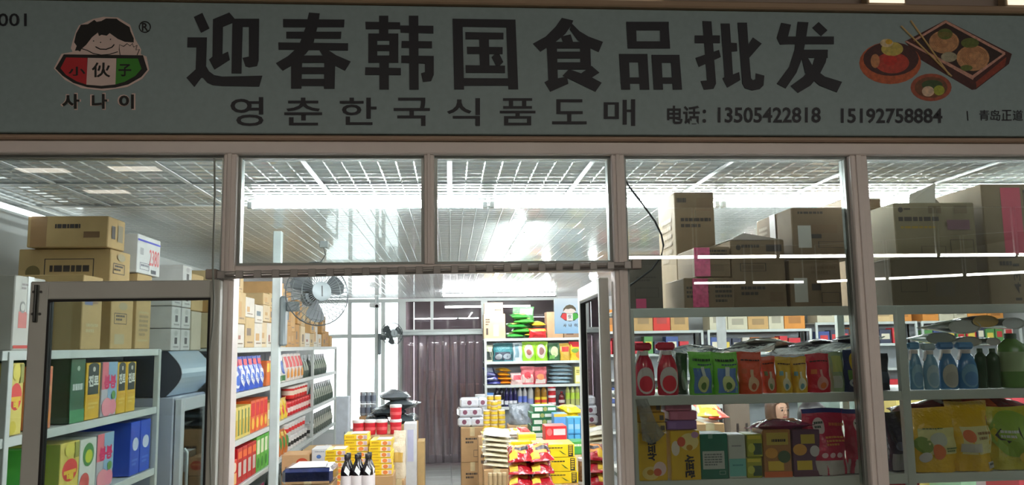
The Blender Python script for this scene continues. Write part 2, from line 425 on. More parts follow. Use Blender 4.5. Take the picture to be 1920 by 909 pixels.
# door leaves: one folded back flat over the left window, one swung into the shop
GREYF = M((206, 208, 200), .4, 0, .05, 5)
zl = Z0(527, 250, -.09); zl2 = Z0(557, 250, -.09)
lx0, lx1 = X0(54, 700, -.09), X0(412, 700, -.09)
def leaf(name, x0, x1, z1, y0, y1, st):
    f = MB().cbox(x0, x0+st, y0, y1, .03, z1, .004).cbox(x1-.035, x1, y0, y1, .03, z1, .004)
    o = f.obj(name, GREYF); o['kind'] = 'structure'
    MB().cbox(x0+st, x1-.035, y0, y1, z1-.065, z1, .004).obj('top_rail', GREYF, o)
    MB().cbox(x0+st, x1-.035, y0, y1, .03, .2, .004).obj('bottom_rail', GREYF, o)
    MB().box(x0+st, x0+st+.008, y0+.004, y1-.004, .2, z1-.065).box(x1-.043, x1-.035, y0+.004, y1-.004, .2, z1-.065).box(x0+st+.008, x1-.043, y0+.004, y1-.004, z1-.073, z1-.065).obj('rubber_gasket', M((24, 24, 24), .6), o)
    MB().box(x0+st+.008, x1-.043, (y0+y1)/2-.003, (y0+y1)/2+.003, .2, z1-.073).obj('pane', GLASS, o)
    return o
d1 = leaf('door_1', lx0, lx1, zl, -.115, -.075, .062)
hp = P(72, 565, -.12)
MB().cbox(hp.x-.016, hp.x+.0, -.124, -.115, hp.z-.075, hp.z+.06, .002).obj('bolt_plate', M((140, 142, 138), .3, .8), d1)
MB().tube([(hp.x-.008, -.128, hp.z-.07), (hp.x-.008, -.128, hp.z+.06)], .005, 8).obj('slide_bolt', M((90, 92, 90), .3, .8), d1)
for dz in (-.045, .035):
    for dx in (-.02, .006): MB().lathe([(.005, 0), (.004, .004)], 8, (hp.x+dx, -.119, hp.z+dz), 'y').obj('screw', M((120, 120, 118), .3, .8), d1)
d2 = leaf('door_2', -.715, 0, zdoor-.02, -.02, .02, .055)
d2.location = (pc0-.03, .04, 0); d2.rotation_euler = (0, 0, math.radians(-92))
# chain-drive rail across the doorway
rl = thing('curtain_rail', 'dull metal rail with hinged clips running across the doorway under the transom', 'rail')
ra, rb = P(398, 513, -.06), P(1192, 494, -.06)
dr = rb - ra
MB().tube([ra, rb], .008, 8).obj('rod', M((190, 186, 182), .3, .4), rl, smooth=True)
q = MB(); o_ = Vector((0, -.004, -.016)); q.tube([ra+o_, rb+o_], .006, 6).obj('lower_rod', M((150, 146, 142), .3, .5), rl, smooth=True)
c0 = None
for k in range(24):
    p = ra + dr*((k+.5)/24)
    if c0 is None: c0 = MB().cbox(-.014, .014, -.0115, .008, -.02, .009, .002).obj('clip', M((176, 172, 168), .3, .3), rl, p)
    else:
        c = c0.copy(); col.objects.link(c); c.location = p
for p in (ra, rb): MB().cbox(p.x-.02, p.x+.02, p.y-.02, p.y+.03, p.z-.022, p.z+.016, .003).obj('end_bracket', M((160, 150, 142), .4, .4), rl)
# ------------------------------------------------------------------ lamps
TUBEM = emat('lit_tube', (.94, .98, 1.0), TUBE_E); FRONTM = emat('bright_tube', (.94, .98, 1.0), TUBE_E*1.7); DIMM = emat('dim_tube', (.94, .98, 1.0), 2.5)
HALLM = emat('hall_tube', (1.0, .95, .88), HALL_E)
def tubelamp(label, a, b, mat=TUBEM, r=.014, group=None, up=.05, name='tube_lamp'):
    a = Vector(a); b = Vector(b); L = (b-a).length; ang = math.atan2(b.y-a.y, b.x-a.x)
    t = thing(name, label, 'lamp', (a+b)/2, ang, group)
    MB().cbox(-L/2, L/2, -.008, .008, up-.012, up, .003).obj('batten', M(WHITE, .4), t)
    n = 10; MB().lathe([(r, -L/2+.02), (r, L/2-.02)], n, axis='x').obj('tube', mat, t, smooth=True)
    for s in (-1, 1): MB().cbox(s*(L/2-.01)-.012, s*(L/2-.01)+.012, -.018, .018, -.018, up-.02, .003).obj('end_cap', M(WHITE, .4), t)
    return t
for k in range(6):
    x = -1.02 + 1.23*k
    tubelamp('lit tube lamp on the ceiling along the shopfront, %s from the side wall' % ORD[k], (x, .98, CEIL-.036), (x+1.21, .98, CEIL-.036), FRONTM, group='tube lamps along the shopfront', up=.034)
tubelamp('dim tube lamp on the ceiling above the stacked cartons by the window', (-2.15, .5, CEIL-.055), (-2.15, 1.7, CEIL-.055), DIMM)
for k in range(3):  # added tubes; their glow stands in for a reflected streak along the ceiling
    tubelamp('added tube lamp imitating a reflected ceiling streak over the aisle, %s from the doorway' % ORD[k], (.48, 1.9+1.25*k, CEIL-.04), (.48, 3.1+1.25*k, CEIL-.04), up=.038, group='added tube lamps over the aisle')
tubelamp('tube lamp in the store room behind the strip curtain', (xd0+.4, YB+1.1, 2.7), (xd0+1.6, YB+1.1, 2.7))
tubelamp('long lit tube lamp across the ceiling in front of the strip curtain', (-.12, 8.35, CEIL-.06), (1.5, 8.35, CEIL-.06), r=.02)
for k in range(3):
    x = 2.6 + 1.9*k
    tubelamp('lit tube lamp over the far shelves beyond the window display, %s from the doorway' % ORD[k], (x, 7.2, CEIL-.055), (x+1.5, 7.2, CEIL-.055), group='tube lamps over the far shelves')
    tubelamp('lit tube lamp over the middle of the shop, %s from the doorway' % ORD[k], (x, 3.9, CEIL-.055), (x+1.5, 3.9, CEIL-.055), group='tube lamps over the middle of the shop')
for lab, x, y in (('round lit bulb hanging from the ceiling right of the added aisle lamps', .98, 5.05), ('round lit bulb hanging above the swung-in door leaf', 1.40, 4.7)):
    t = thing('hanging_bulb', lab, 'lamp', (x, y, CEIL-.1))
    MB().lathe([(.012, -.05), (.035, -.035), (.044, 0), (.03, .035), (.014, .05)], 14).obj('bulb', emat('lit_bulb', (.95, .98, 1), TUBE_E*.35), t, smooth=True)
    MB().lathe([(.015, .045), (.017, .075), (.03, .095), (.03, .1)], 12).obj('socket', M(WHITE, .4), t, smooth=True)
# hall tubes that the window glass mirrors
for k in range(7):
    x = 2.9 + 1.52*k
    tubelamp('white tube lamp in the market hall, nearer row, number %s along' % ORD[k], (x, -11.1, 3.4), (x+1.48, -11.1, 3.4), HALLM, .03, 'nearer row of hall tube lamps', .9)
for k in range(7):
    x = 6.1 + 1.52*k if k < 2 else 9.3 + 1.4*(k-2)
    if x > 12.4: break
    y = -16.9 + (1.1*(k-2) if k > 2 else 0)
    tubelamp('white tube lamp in the market hall, farther row, number %s along' % ORD[k], (x, -16.9 + (.9*(k-2) if k >= 2 else 0), 3.35), (x+1.35, -16.9 + (.9*(k-1) if k >= 2 else 0), 3.35), HALLM, .03, 'farther row of hall tube lamps', .95)
for k, (x, y) in enumerate([(-5.3, -7.7), (-4.1, -7.6), (-5.1, -9.2), (.4, -6.2), (3.6, -6.4), (-2.6, -6.2)]):  # first three show mirrored in the glass; the rest are added facade fill
    t = thing('hall_light_panel', 'warm panel among the mirrored and added hall lights, %s from the corner' % ORD[k], 'lamp', (x, y, 4.25), 0, 'warm hall light panels')
    MB().cbox(-.34, .34, -.17, .17, 0, .05, .005).obj('frame', M(WHITE), t)
    MB().box(-.3, .3, -.13, .13, -.006, .001).obj('diffuser', emat('warm_panel', (1, .88, .75), 6.0 if k < 3 else 125.0), t)
for k, (a, b) in enumerate([(1072, 1248), (1628, 1702), (1888, 1960)]):
    x0, x1 = P(a, 2, -.1).x, P(b, 2, -.1).x; z = zs1+.037
    t = thing('lit_transom_panel', 'cream lit panel above the signboard, %s from the characters' % ORD[k], 'light box', ((x0+x1)/2, -.07, z), 0, 'lit panels above the signboard')
    MB().cbox(-(x1-x0)/2, (x1-x0)/2, -.02, .028, .0, .3, .004).obj('box', M((190, 170, 140)), t)
    MB().box(-(x1-x0)/2+.01, (x1-x0)/2-.01, -.024, -.019, .004, .29).obj('diffuser', emat('cream_panel', (1, .86, .66), .9), t)
# ------------------------------------------------------------------ signboard
SY = -.08
sg = thing('signboard', 'pale blue-grey shop signboard with large black characters above the glass shopfront', 'signboard')
MB().cbox(FX0, FX1, SY, -.04, zs0, zs1, .003).obj('panel', M((152, 172, 173), .5, 0, .05, 40), sg)
INK = M((26, 29, 38), .5, 0, .05, 20)
def spoly(pts, s, ox, oy, name, mat, parent=sg, lift=.004):
    return MB().prism([P(ox + x/s, oy + y/s, SY-lift) for x, y in pts], (0, lift-.0006, 0)).obj(name, mat, parent)
def strokes(name, polys, s, ox, oy):
    mb = MB()
    for i, pl in enumerate(polys):
        if len(pl) == 4 and not isinstance(pl[0], tuple): a, b, c, d = pl; pl = [(a, b), (c, b), (c, d), (a, d)]
        mb.prism([P(ox + x/s, oy + y/s, SY-.004-.00004*i) for x, y in pl], (0, .0032, 0))
    return mb.obj(name, INK, sg)
strokes('character', [[(130,95),(178,72),(217,158),(170,183)],
 [(95,210),(203,210),(198,370),(215,400),(245,422),(290,430),(400,428),(515,425),(497,486),(290,483),(235,478),(205,465),(180,437),(170,437),(132,488),(88,437),(140,390),(145,265),(93,265)],
 [(238,108),(330,70),(360,105),(345,128),(293,150),(290,305),(322,290),(332,335),(245,390),(215,335),(235,318)],
 [(345,105),(497,105),(494,340),(485,370),(440,378),(420,372),(404,325),(440,318),(440,150),(404,150),(397,412),(342,412),(347,130)]], 3, 320, 0)
strokes('character', [[(632,107),(977,110),(975,152),(632,152)], [(650,178),(960,178),(957,217),(650,215)], [(605,238),(998,243),(997,283),(607,278)],
 [(778,70),(838,75),(830,130),(800,250),(760,300),(700,355),(630,397),(592,355),(660,315),(720,260),(760,150)],
 [(825,262),(870,270),(930,310),(1012,345),(980,397),(910,360),(860,320)],
 [(677,330),(740,310),(735,497),(677,497)], [(865,312),(925,345),(922,498),(862,498)], (735,312,868,352), (735,378,868,415), (735,443,868,482)], 3, 320, 0)
strokes('character', [(1172,88,1224,192), [(1095,122),(1290,125),(1293,163),(1097,163)], (1112,188,1162,352), (1230,188,1280,352), (1112,188,1280,228), (1112,252,1280,286), (1112,312,1280,352),
 [(1095,378),(1295,382),(1295,422),(1093,420)], (1174,345,1227,502), [(1340,88),(1393,88),(1395,503),(1343,503)], [(1292,143),(1478,145),(1478,187),(1293,182)], [(1300,230),(1470,232),(1470,270),(1298,268)],
 [(1297,312),(1480,314),(1480,420),(1465,455),(1418,460),(1408,412),(1430,405),(1430,357),(1297,352)]], 3, 320, 0)
strokes('character', [[(162,85),(268,87),(285,838),(180,838)], [(162,85),(833,95),(835,178),(164,168)], [(733,95),(833,95),(862,836),(757,836)], [(275,718),(755,720),(757,798),(278,798)],
 [(298,228),(705,235),(705,303),(300,303)], [(315,383),(696,388),(696,462),(318,458)], [(300,580),(722,585),(722,662),(302,660)], [(445,270),(548,270),(557,620),(455,620)], [(578,495),(612,462),(662,462),(703,545),(668,582),(625,582)]], 1023/180, 820, 20)
strokes('character', [[(280,100),(345,115),(335,140),(300,190),(245,235),(160,290),(118,245),(190,205),(245,150)], [(335,130),(380,175),(430,205),(512,235),(488,292),(430,265),(370,225),(325,165)],
 [(275,205),(330,193),(345,240),(290,245)], [(195,240),(252,240),(258,440),(310,430),(317,470),(215,515),(183,462),(205,450)], (195,235,440,272), [(383,240),(440,238),(445,385),(385,385)], (250,290,440,328), (252,350,442,390),
 [(320,388),(440,430),(505,465),(470,515),(285,425)], [(448,370),(492,408),(430,448),(385,415)]], 3, 960, 0)
strokes('character', [[(643,122),(698,122),(702,272),(652,272)], [(833,122),(880,122),(890,272),(835,272)], (650,122,882,170), (652,232,888,272),
 [(602,303),(657,303),(665,503),(615,503)], [(708,305),(762,305),(773,503),(720,503)], (605,303,762,350), (612,435,768,470), [(785,308),(840,308),(850,503),(798,503)], [(893,310),(942,310),(957,503),(905,503)], (787,308,942,352), (795,435,952,470)], 3, 960, 0)
strokes('character', [[(1073,118),(1122,120),(1148,470),(1135,498),(1080,503),(1062,455),(1098,452)], (1029,199,1170,242), [(1033,325),(1165,280),(1175,320),(1052,375)],
 [(1175,132),(1225,132),(1232,240),(1265,242),(1268,287),(1235,290),(1243,418),(1278,405),(1285,450),(1212,492),(1185,440),(1197,430)],
 [(1270,127),(1322,127),(1330,250),(1355,210),(1405,245),(1335,325),(1345,440),(1355,450),(1370,445),(1372,412),(1420,425),(1415,480),(1395,500),(1350,508),(1310,495),(1297,470)]], 3, 960, 0)
strokes('character', [[(1515,128),(1570,138),(1553,205),(1555,248),(1508,250),(1490,212)], (1508,205,1811,248), [(1690,155),(1725,123),(1775,170),(1740,202)],
 [(1608,122),(1668,125),(1655,210),(1635,320),(1600,410),(1540,497),(1490,470),(1560,375),(1590,280)], (1615,279,1776,325),
 [(1715,290),(1778,282),(1765,350),(1730,420),(1680,480),(1610,522),(1568,482),(1640,430),(1690,370)], [(1630,325),(1665,325),(1700,385),(1760,430),(1857,460),(1828,518),(1730,480),(1650,410)]], 3, 960, 0)
def sletter(s, off, x0, y0, x1, y1, mat=INK, parent=sg, lift=.003, slant=0):
    vs, fs = glyphs(s, off)
    return MB().add([P(x0 + (x1-x0)*a, y1 - (y1-y0)*b, SY-lift) for a, b in vs], fs).obj('lettering', mat, parent)
for s, b in zip('영춘한국식품도매', [(432,182,494,236), (533,183,604,235), (637,183,706,234), (738,183,806,236), (838,184,900,236), (937,184,1004,235), (1035,186,1100,233), (1132,186,1191,236)]): sletter(s, .01, *b)
sletter('电话：', .025, 1251, 198, 1324, 233); sletter('13505422818', .02, 1346, 201, 1539, 230); sletter('15192758884', .02, 1577, 203, 1767, 231)
for s, x in zip('青岛正道', (1836, 1857, 1878, 1899)): sletter(s, .006, x, 206, x+19, 226)
MB().prism([P(x, y, SY-.003) for x, y in ((1813, 208), (1814.5, 208), (1816, 226), (1814.5, 226))], (0, .002, 0)).obj('divider_bar', INK, sg)
sletter('001', .01, -4, 25, 50, 49)
# emblem: bowl-shaped shield in red, white and green with a smiling boy above
S5, LX, LY = 1000/220, 80, 20
PINK = M((238, 214, 204), .5); BLK = M((24, 22, 20), .5); RED = M((206, 40, 48), .5); GRN = M((62, 150, 40), .5)
lg = spoly([(95,492),(160,368),(255,350),(240,320),(255,260),(285,170),(310,125),(430,70),(520,52),(640,58),(745,120),(790,245),(840,330),(835,370),(885,390),(908,505),(850,580),(720,650),(520,682),(330,660),(190,590)], S5, LX, LY, 'emblem', PINK, lift=.002)
spoly([(180,372),(855,380),(893,503),(840,565),(730,628),(620,655),(500,664),(380,652),(260,615),(170,555),(108,492)], S5, LX, LY, 'shield', BLK, lg, .0026)
spoly([(200,398),(380,402),(375,630),(290,602),(200,548),(152,490)], S5, LX, LY, 'red_field', RED, lg, .0032)
spoly([(384,402),(628,406),(620,628),(500,640),(372,630)], S5, LX, LY, 'white_field', PINK, lg, .0032)
spoly([(632,406),(812,408),(842,495),(790,555),(700,605),(620,628)], S5, LX, LY, 'green_field', GRN, lg, .0032)
spoly([(268,270),(285,195),(310,150),(325,120),(385,115),(440,78),(460,95),(500,88),(540,66),(630,68),(650,85),(740,140),(748,175),(775,235),(775,270),(700,265),(640,240),(570,190),(545,212),(500,205),(480,215),(470,185),(420,225),(370,290),(330,325),(318,348),(300,338),(275,340),(290,300)], S5, LX, LY, 'hair', BLK, lg, .0032)
def sline(pts, w, name='line'):
    return MB().tube([P(LX + x/S5, LY + y/S5, SY-.0028) for x, y in pts], w, 5).obj(name, BLK, lg)
sline([(452,308),(490,328),(540,330),(590,312),(610,288)], .0022, 'smile'); sline([(335,325),(380,338),(430,365),(500,378),(570,372),(640,350)], .0016, 'chin_line')
sline([(660,380),(652,330),(655,290),(690,305),(720,280),(745,300),(765,278),(775,310),(805,295),(795,335),(825,330),(805,378)], .0014, 'hand_line')
for x, y in ((434, 258), (578, 244), (494, 270)): MB().lathe([(.0026, 0), (.002, .001)], 8, P(LX + x/S5, LY + y/S5, SY-.0036), 'y').obj('dot', BLK, lg)
for s, b in zip('小伙子', [(128,125,160,142), (172,117,207,145), (222,120,246,143)]): sletter(s, .02, *b, mat=BLK, parent=lg, lift=.004)
for s, b in zip('사나이', [(116,176,149,204), (172,176,201,204), (223,177,251,204)]):
    sletter(s, .035, *b, mat=BLK, lift=.004)
    x0, y0, x1, y1 = b; MB().add([P(x0-3 + (x1-x0+6)*a, y1+2 - (y1-y0+4)*c, SY-.0022) for a, c in glyphs(s, .035)[0]], glyphs(s, .035)[1]).obj('letter_halo', PINK, sg)
sletter('R', .02, 266, 43, 278, 58, BLK, lift=.004)
MB().tube([P(271.5 + 10.5*math.cos(a*.31416), 50.5 + 10*math.sin(a*.31416), SY-.002) for a in range(21)], .0022, 5).obj('ring', BLK, sg)
# printed food picture
S6, FX_, FY_ = 1711/320, 1600, 30
def fpoly(pts, c, nm, lift, parent=sg): return spoly(pts, S6, FX_, FY_, nm, M(c, .5, 0, .25, 60), parent, lift)
def fell(cx, cy, rx, ry, c, nm, lift, parent=sg, a0=0): return fpoly([(cx + rx*math.cos(a*.2618 + a0), cy + ry*math.sin(a*.2618 + a0)*1.0) for a in range(24)], c, nm, lift, parent)
fp = fpoly([(515,255),(925,40),(1590,380),(1560,480),(1230,735),(1190,740),(680,440)], (74, 32, 26), 'serving_tray', .0012)
fpoly([(600,250),(935,75),(1510,385),(1205,595)], (52, 30, 24), 'tray_inside', .0018, fp)
fpoly([(1230,660),(1535,410),(1520,500),(1235,720)], (150, 62, 40), 'tray_end', .0018, fp)
for pl in ([(600,240),(925,42),(945,60),(612,256)], [(925,42),(1525,365),(1515,388),(935,75)], [(1200,590),(1520,365),(1525,385),(1210,620)], [(515,255),(540,250),(1215,605),(1200,640)]): fpoly(pl, (214, 160, 140), 'tray_rim', .0024, fp)
for cx, cy, rx, ry in ((910,260,150,115), (1200,420,165,130)): fell(cx, cy, rx, ry, (206, 152, 104), 'noodle_nest', .0026, fp)
for cx, cy, rx, ry in ((910,260,150,115), (1200,420,165,130)):
    for q in range(7):
        f = .25 + .1*q
        MB().tube([P(FX_ + (cx + rx*f*math.cos(a*.35 + q*.6))/S6, FY_ + (cy + ry*f*math.sin(a*.35 + q*.6))/S6, SY-.0028) for a in range(11)], .0009, 4).obj('noodle_strand', M((166, 112, 72), .5), fp)
for cx, cy, rx, ry in ((920,180,75,55), (1170,270,90,50), (1135,520,60,30)): fell(cx, cy, rx, ry, (104, 116, 50), 'herb_garnish', .0030, fp)
fell(960,410,80,50, (176,170,140), 'sprouts', .0029, fp)
b1 = fell(370,470,310,212, (196, 96, 54), 'noodle_bowl', .0014)
fell(378,430,278,170, (74, 36, 32), 'bowl_inside', .002, b1)
fell(390,470,170,105, (196, 66, 48), 'red_soup', .0024, b1); fell(370,445,70,50, (206, 50, 36), 'chili_sauce', .0028, b1)
fell(390,330,110,70, (206, 186, 90), 'cucumber_strips', .0028, b1); fell(335,270,65,42, (226, 206, 160), 'egg_half', .003, b1); fell(357,258,35,25, (226, 180, 50), 'egg_yolk', .0033, b1)
fell(220,450,45,70, (206, 140, 90), 'pear_slice', .0028, b1)
b2 = fell(780,715,205,138, (170, 84, 56), 'side_dish', .0014); fell(780,715,165,105, (120, 74, 44), 'dish_inside', .002, b2)
fell(790,690,105,50, (60, 84, 40), 'greens', .0024, b2); fell(750,755,62,52, (226, 196, 164), 'egg_round', .0028, b2); fell(860,745,55,50, (170, 178, 54), 'lime', .0028, b2)
for a, b in (((478,100),(985,605)), ((575,45),(960,590))):
    MB().tube([P(FX_ + x/S6, FY_ + y/S6, SY-.004) for x, y in (a, b)], .0035, 6).obj('chopstick', M((222, 190, 130), .5), sg)
# ================================================================== shelving
def shelves(name, label, x0, x1, y0, y1, levels, posts, face, back=True, ztop=None, mat=SHELFM, lip=.035):
    """face: which side carries the shelf lip ('F' towards the street, 'R' towards the aisle)"""
    t = thing(name, label, 'shelf unit'); pw = .035; zt_ = ztop or max(levels)
    for z in levels:
        b = MB().cbox(x0+.002, x1-.002, y0+.002, y1-.002, z-.018, z, .002)
        if face == 'F': b.cbox(x0+.002, x1-.002, y0-.006, y0+.006, z-lip, z+.004, .002)
        else: b.cbox(x1-.006, x1+.006, y0+.002, y1-.002, z-lip, z+.004, .002)
        b.obj('shelf_board', mat, t)
    for p in posts:
        if face == 'F':
            MB().cbox(p-pw/2, p+pw/2, y0-.012, y0+.018, 0, zt_, .002).obj('upright', mat, t); MB().cbox(p-pw/2, p+pw/2, y1, y1+.03, 0, zt_, .002).obj('upright', mat, t)
        else:
            MB().cbox(x1-.018, x1+.012, p-pw/2, p+pw/2, 0, zt_, .002).obj('upright', mat, t); MB().cbox(x0-.03, x0, p-pw/2, p+pw/2, 0, zt_, .002).obj('upright', mat, t)
    if back:
        if face == 'F': MB().box(x0, x1, y1, y1+.008, .1, zt_).obj('back_panel', M((168, 172, 176), .5), t)
        else: MB().box(x0-.008, x0, y0, y1, .1, zt_).obj('back_panel', M((168, 172, 176), .5), t)
    return t
# ------------------------------------------------------------------ window display, open-backed
WY = .13                                    # front of the goods behind the glass
W1, W2, W3 = P(1400, 578, WY).z, P(1400, 740, WY).z, P(1400, 897, WY).z
wx0, wx1 = pc1+.012, 3.9
WSM = M((206, 212, 204), .45, 0, .05, 6)
shelves('window_shelf', 'grey-green open-backed display shelf standing behind the front window', wx0, wx1, WY-.02, WY+.5, (W1, W2, W3, W3-.36), (wx0+.02, P(1692, 740, WY).x, wx1-.02), 'F', False, W1, WSM, .034)
def wpx(xa, xb, yt, Y=WY, zb=None):
    """span on the shelf front from photo columns xa..xb with top at row yt"""
    a = P(xa, yt, Y); b = P(xb, yt, Y); return (a.x+b.x)/2, b.x-a.x, a.z
GY = (126, 124, 112); PR = (70, 62, 56)
def wcarton(label, xa, xb, yt, zb, Y, d, c, decals=(), tape=None, rz=0):
    x, w, z = wpx(xa, xb, yt, Y)
    return boxitem('carton', label, 'carton', x, Y+d/2, zb, w-.003, d, z-zb, c, decals, rz, 'cartons on top of the window shelf', .75, .004, 0, tape)
KR = (132, 112, 88)
wcarton('dark little carton with a pink sticker in the window corner by the door post', 1176, 1241, 478, W1, .14, .28, (96, 90, 80), [('F', 'f', .18, .22, .88, .4, PR, .03), ('F', 'r', .2, .03, .5, .2, (206, 80, 120)), ('F', 'l', .22, .5, .8, .6, PR, 2)])
lowr = wcarton('low carton with shiny pink tape and printed lines on the window shelf', 1281, 1376, 521, W1, .14, .3, KR, [('F', 'l', .05, .3, .5, .72, PR, 3), ('F', 'l', .62, .15, .95, .75, PR, 4)])
x_, w_, z_ = wpx(1281, 1376, 521, .14); zb2 = z_+.002
wcarton('small carton with pink tape resting on the low pink-taped carton', 1303, 1369, 463, zb2, .15, .28, KR, [('F', 'r', .25, .2, .8, .42, (120, 100, 78)), ('F', 'l', .3, .55, .9, .9, PR, 3)])
for (xa, ya, yb, Y, nm) in ((1300, 522, 576, .138, lowr), (1303, 464, 518, .148, bpy.data.objects['carton.007'] if 'carton.007' in bpy.data.objects else lowr)):
    a = P(xa, yb, Y); b = P(xa+27, ya, Y)
    o = MB().box(a.x, b.x, Y-.0015, Y+.0005, a.z, b.z)
    for i, v in enumerate(o.v): o.v[i] = (v[0]-nm.location.x, v[1]-nm.location.y, v[2]-nm.location.z)
    o.obj('pink_tape', M((206, 70, 118), .15, 0, .3, 60), nm)
wcarton('big brown carton with a domed open top and black print bars on the window shelf', 1368, 1470, 450, W1, .16, .34, KR, [('F', 'r', .66, .83, .95, .93, PR), ('F', 'e', .1, .85, .19, .93, PR), ('F', 'l', .2, .85, .55, .93, PR, 1), ('F', 'f', .16, .54, .64, .66, PR, .03), ('F', 'r', .2, .57, .6, .63, (110, 92, 70)), ('F', 'l', .16, .16, .6, .32, PR, 2), ('F', 'r', .68, .1, .93, .24, (120, 98, 74))])
big = [o for o in bpy.data.objects if o.get('label', '').startswith('big brown carton with a domed')][0]
x_, w_, z_ = wpx(1368, 1470, 450, .16); h_ = z_-W1
MB().add([(-w_/2, -.17, h_), (w_/2, -.17, h_), (w_/2, .16, h_), (-w_/2, .16, h_), (0, -.02, h_+.05), (0, .1, h_+.05)], [(0, 1, 4), (1, 2, 5, 4), (2, 3, 5), (3, 0, 4, 5)]).obj('raised_flap', M((118, 104, 88), .8), big)
wcarton('tall upright carton rising against the lit ceiling behind the pink-taped ones', 1263, 1338, 360, W1, .46, .3, (146, 126, 100), [('F', 'l', .06, .88, .3, .95, PR, 1), ('F', 'r', .55, .84, .9, .95, (140, 116, 88)), ('F', 'l', .14, .68, .9, .78, PR, 2), ('F', 'f', .35, .36, .9, .5, PR, .03), ('F', 'r', .4, .30, .86, .36, PR), ('L', 'l', .2, .4, .8, .8, (150, 128, 100), 6)])
wcarton('brown carton with a white sticker, lower of the pair by the window post', 1478, 1575, 487, W1, .17, .32, KR, [('F', 'r', .08, .12, .34, .62, (206, 204, 196)), ('F', 'r', .42, .36, .6, .5, PR), ('F', 'l', .42, .66, .9, .86, (120, 98, 72), 2), ('F', 'f', .6, .1, .96, .32, PR, .03)])
x_, w_, z_ = wpx(1478, 1575, 487, .17)
wcarton('brown carton with a clear-taped side, upper of the pair by the window post', 1482, 1600, 389, z_+.002, .17, .4, KR, [('F', 'r', .09, .22, .3, .65, (206, 204, 196)), ('F', 'l', .1, .84, .5, .92, PR, 1), ('F', 'r', .3, .5, .72, .66, (128, 104, 78)), ('F', 'r', .3, .4, .46, .48, PR), ('F', 'f', .4, .22, .84, .34, PR, .03), ('L', 'r', .42, .05, .58, 1, (214, 206, 204)), ('L', 'l', .1, .4, .35, .8, (150, 130, 100), 4)])
wcarton('carton standing behind the window post, half hidden by its neighbours', 1578, 1652, 372, W1, .55, .3, KR, [('F', 'l', .2, .8, .7, .9, PR, 2), ('F', 'r', .2, .5, .7, .64, PR)])
lo2 = wcarton('dull carton under the printed white-panel carton on the window shelf', 1668, 1832, 484, W1, .15, .32, (116, 104, 84), [('F', 'r', .5, .2, .72, .5, (110, 100, 84)), ('F', 'f', .1, .3, .4, .6, PR, .02)])
x_, w_, z_ = wpx(1668, 1832, 484, .15)
opn = wcarton('open-topped carton printed with bold lines and a gold stripe on the window shelf', 1674, 1826, 380, z_+.002, .15, .34, (146, 134, 106), [('F', 'l', .05, .6, .55, .74, PR, 1), ('F', 'l', .07, .5, .5, .57, (170, 140, 50), 1), ('F', 'e', .05, .82, .11, .92, PR), ('F', 'l', .12, .84, .2, .9, PR, 1), ('F', 'r', .42, .8, .58, .94, (120, 106, 80)), ('F', 'r', .74, .8, .9, .94, (120, 106, 80)), ('F', 'r', .64, .5, .92, .68, (130, 96, 104)), ('F', 'f', .3, .06, .6, .2, PR, .02), ('F', 'f', .66, .05, .95, .32, PR, .02)])
xo, wo, zo = wpx(1674, 1826, 380, .15); ho = zo - (z_+.002)
MB().prism([(-wo*.28, -.16, ho), (wo*.04, -.16, ho), (wo*.11, -.13, ho+.095), (-wo*.2, -.12, ho+.045)], (0, .005, 0)).obj('open_flap', M((206, 200, 186), .8), opn)
MB().prism([(wo*.02, .02, ho), (wo*.48, .02, ho), (wo*.34, .08, ho+.11), (wo*.12, .06, ho+.06)], (0, .005, 0)).obj('open_flap', M((150, 140, 124), .8), opn)
tl = wcarton('tall carton with a broad pink panel at the far end of the window shelf', 1838, 1948, 345, W1, .17, .36, (138, 122, 96), [('F', 'r', .32, .42, .66, .97, (196, 76, 96)), ('F', 'r', .62, .02, .98, .36, (196, 76, 96)), ('F', 't', .42, .04, .53, .34, (60, 54, 48), '1431', .01, 90), ('F', 'l', .2, .3, .5, .42, PR, 2), ('F', 'f', .7, .55, .95, .95, PR, .04)])
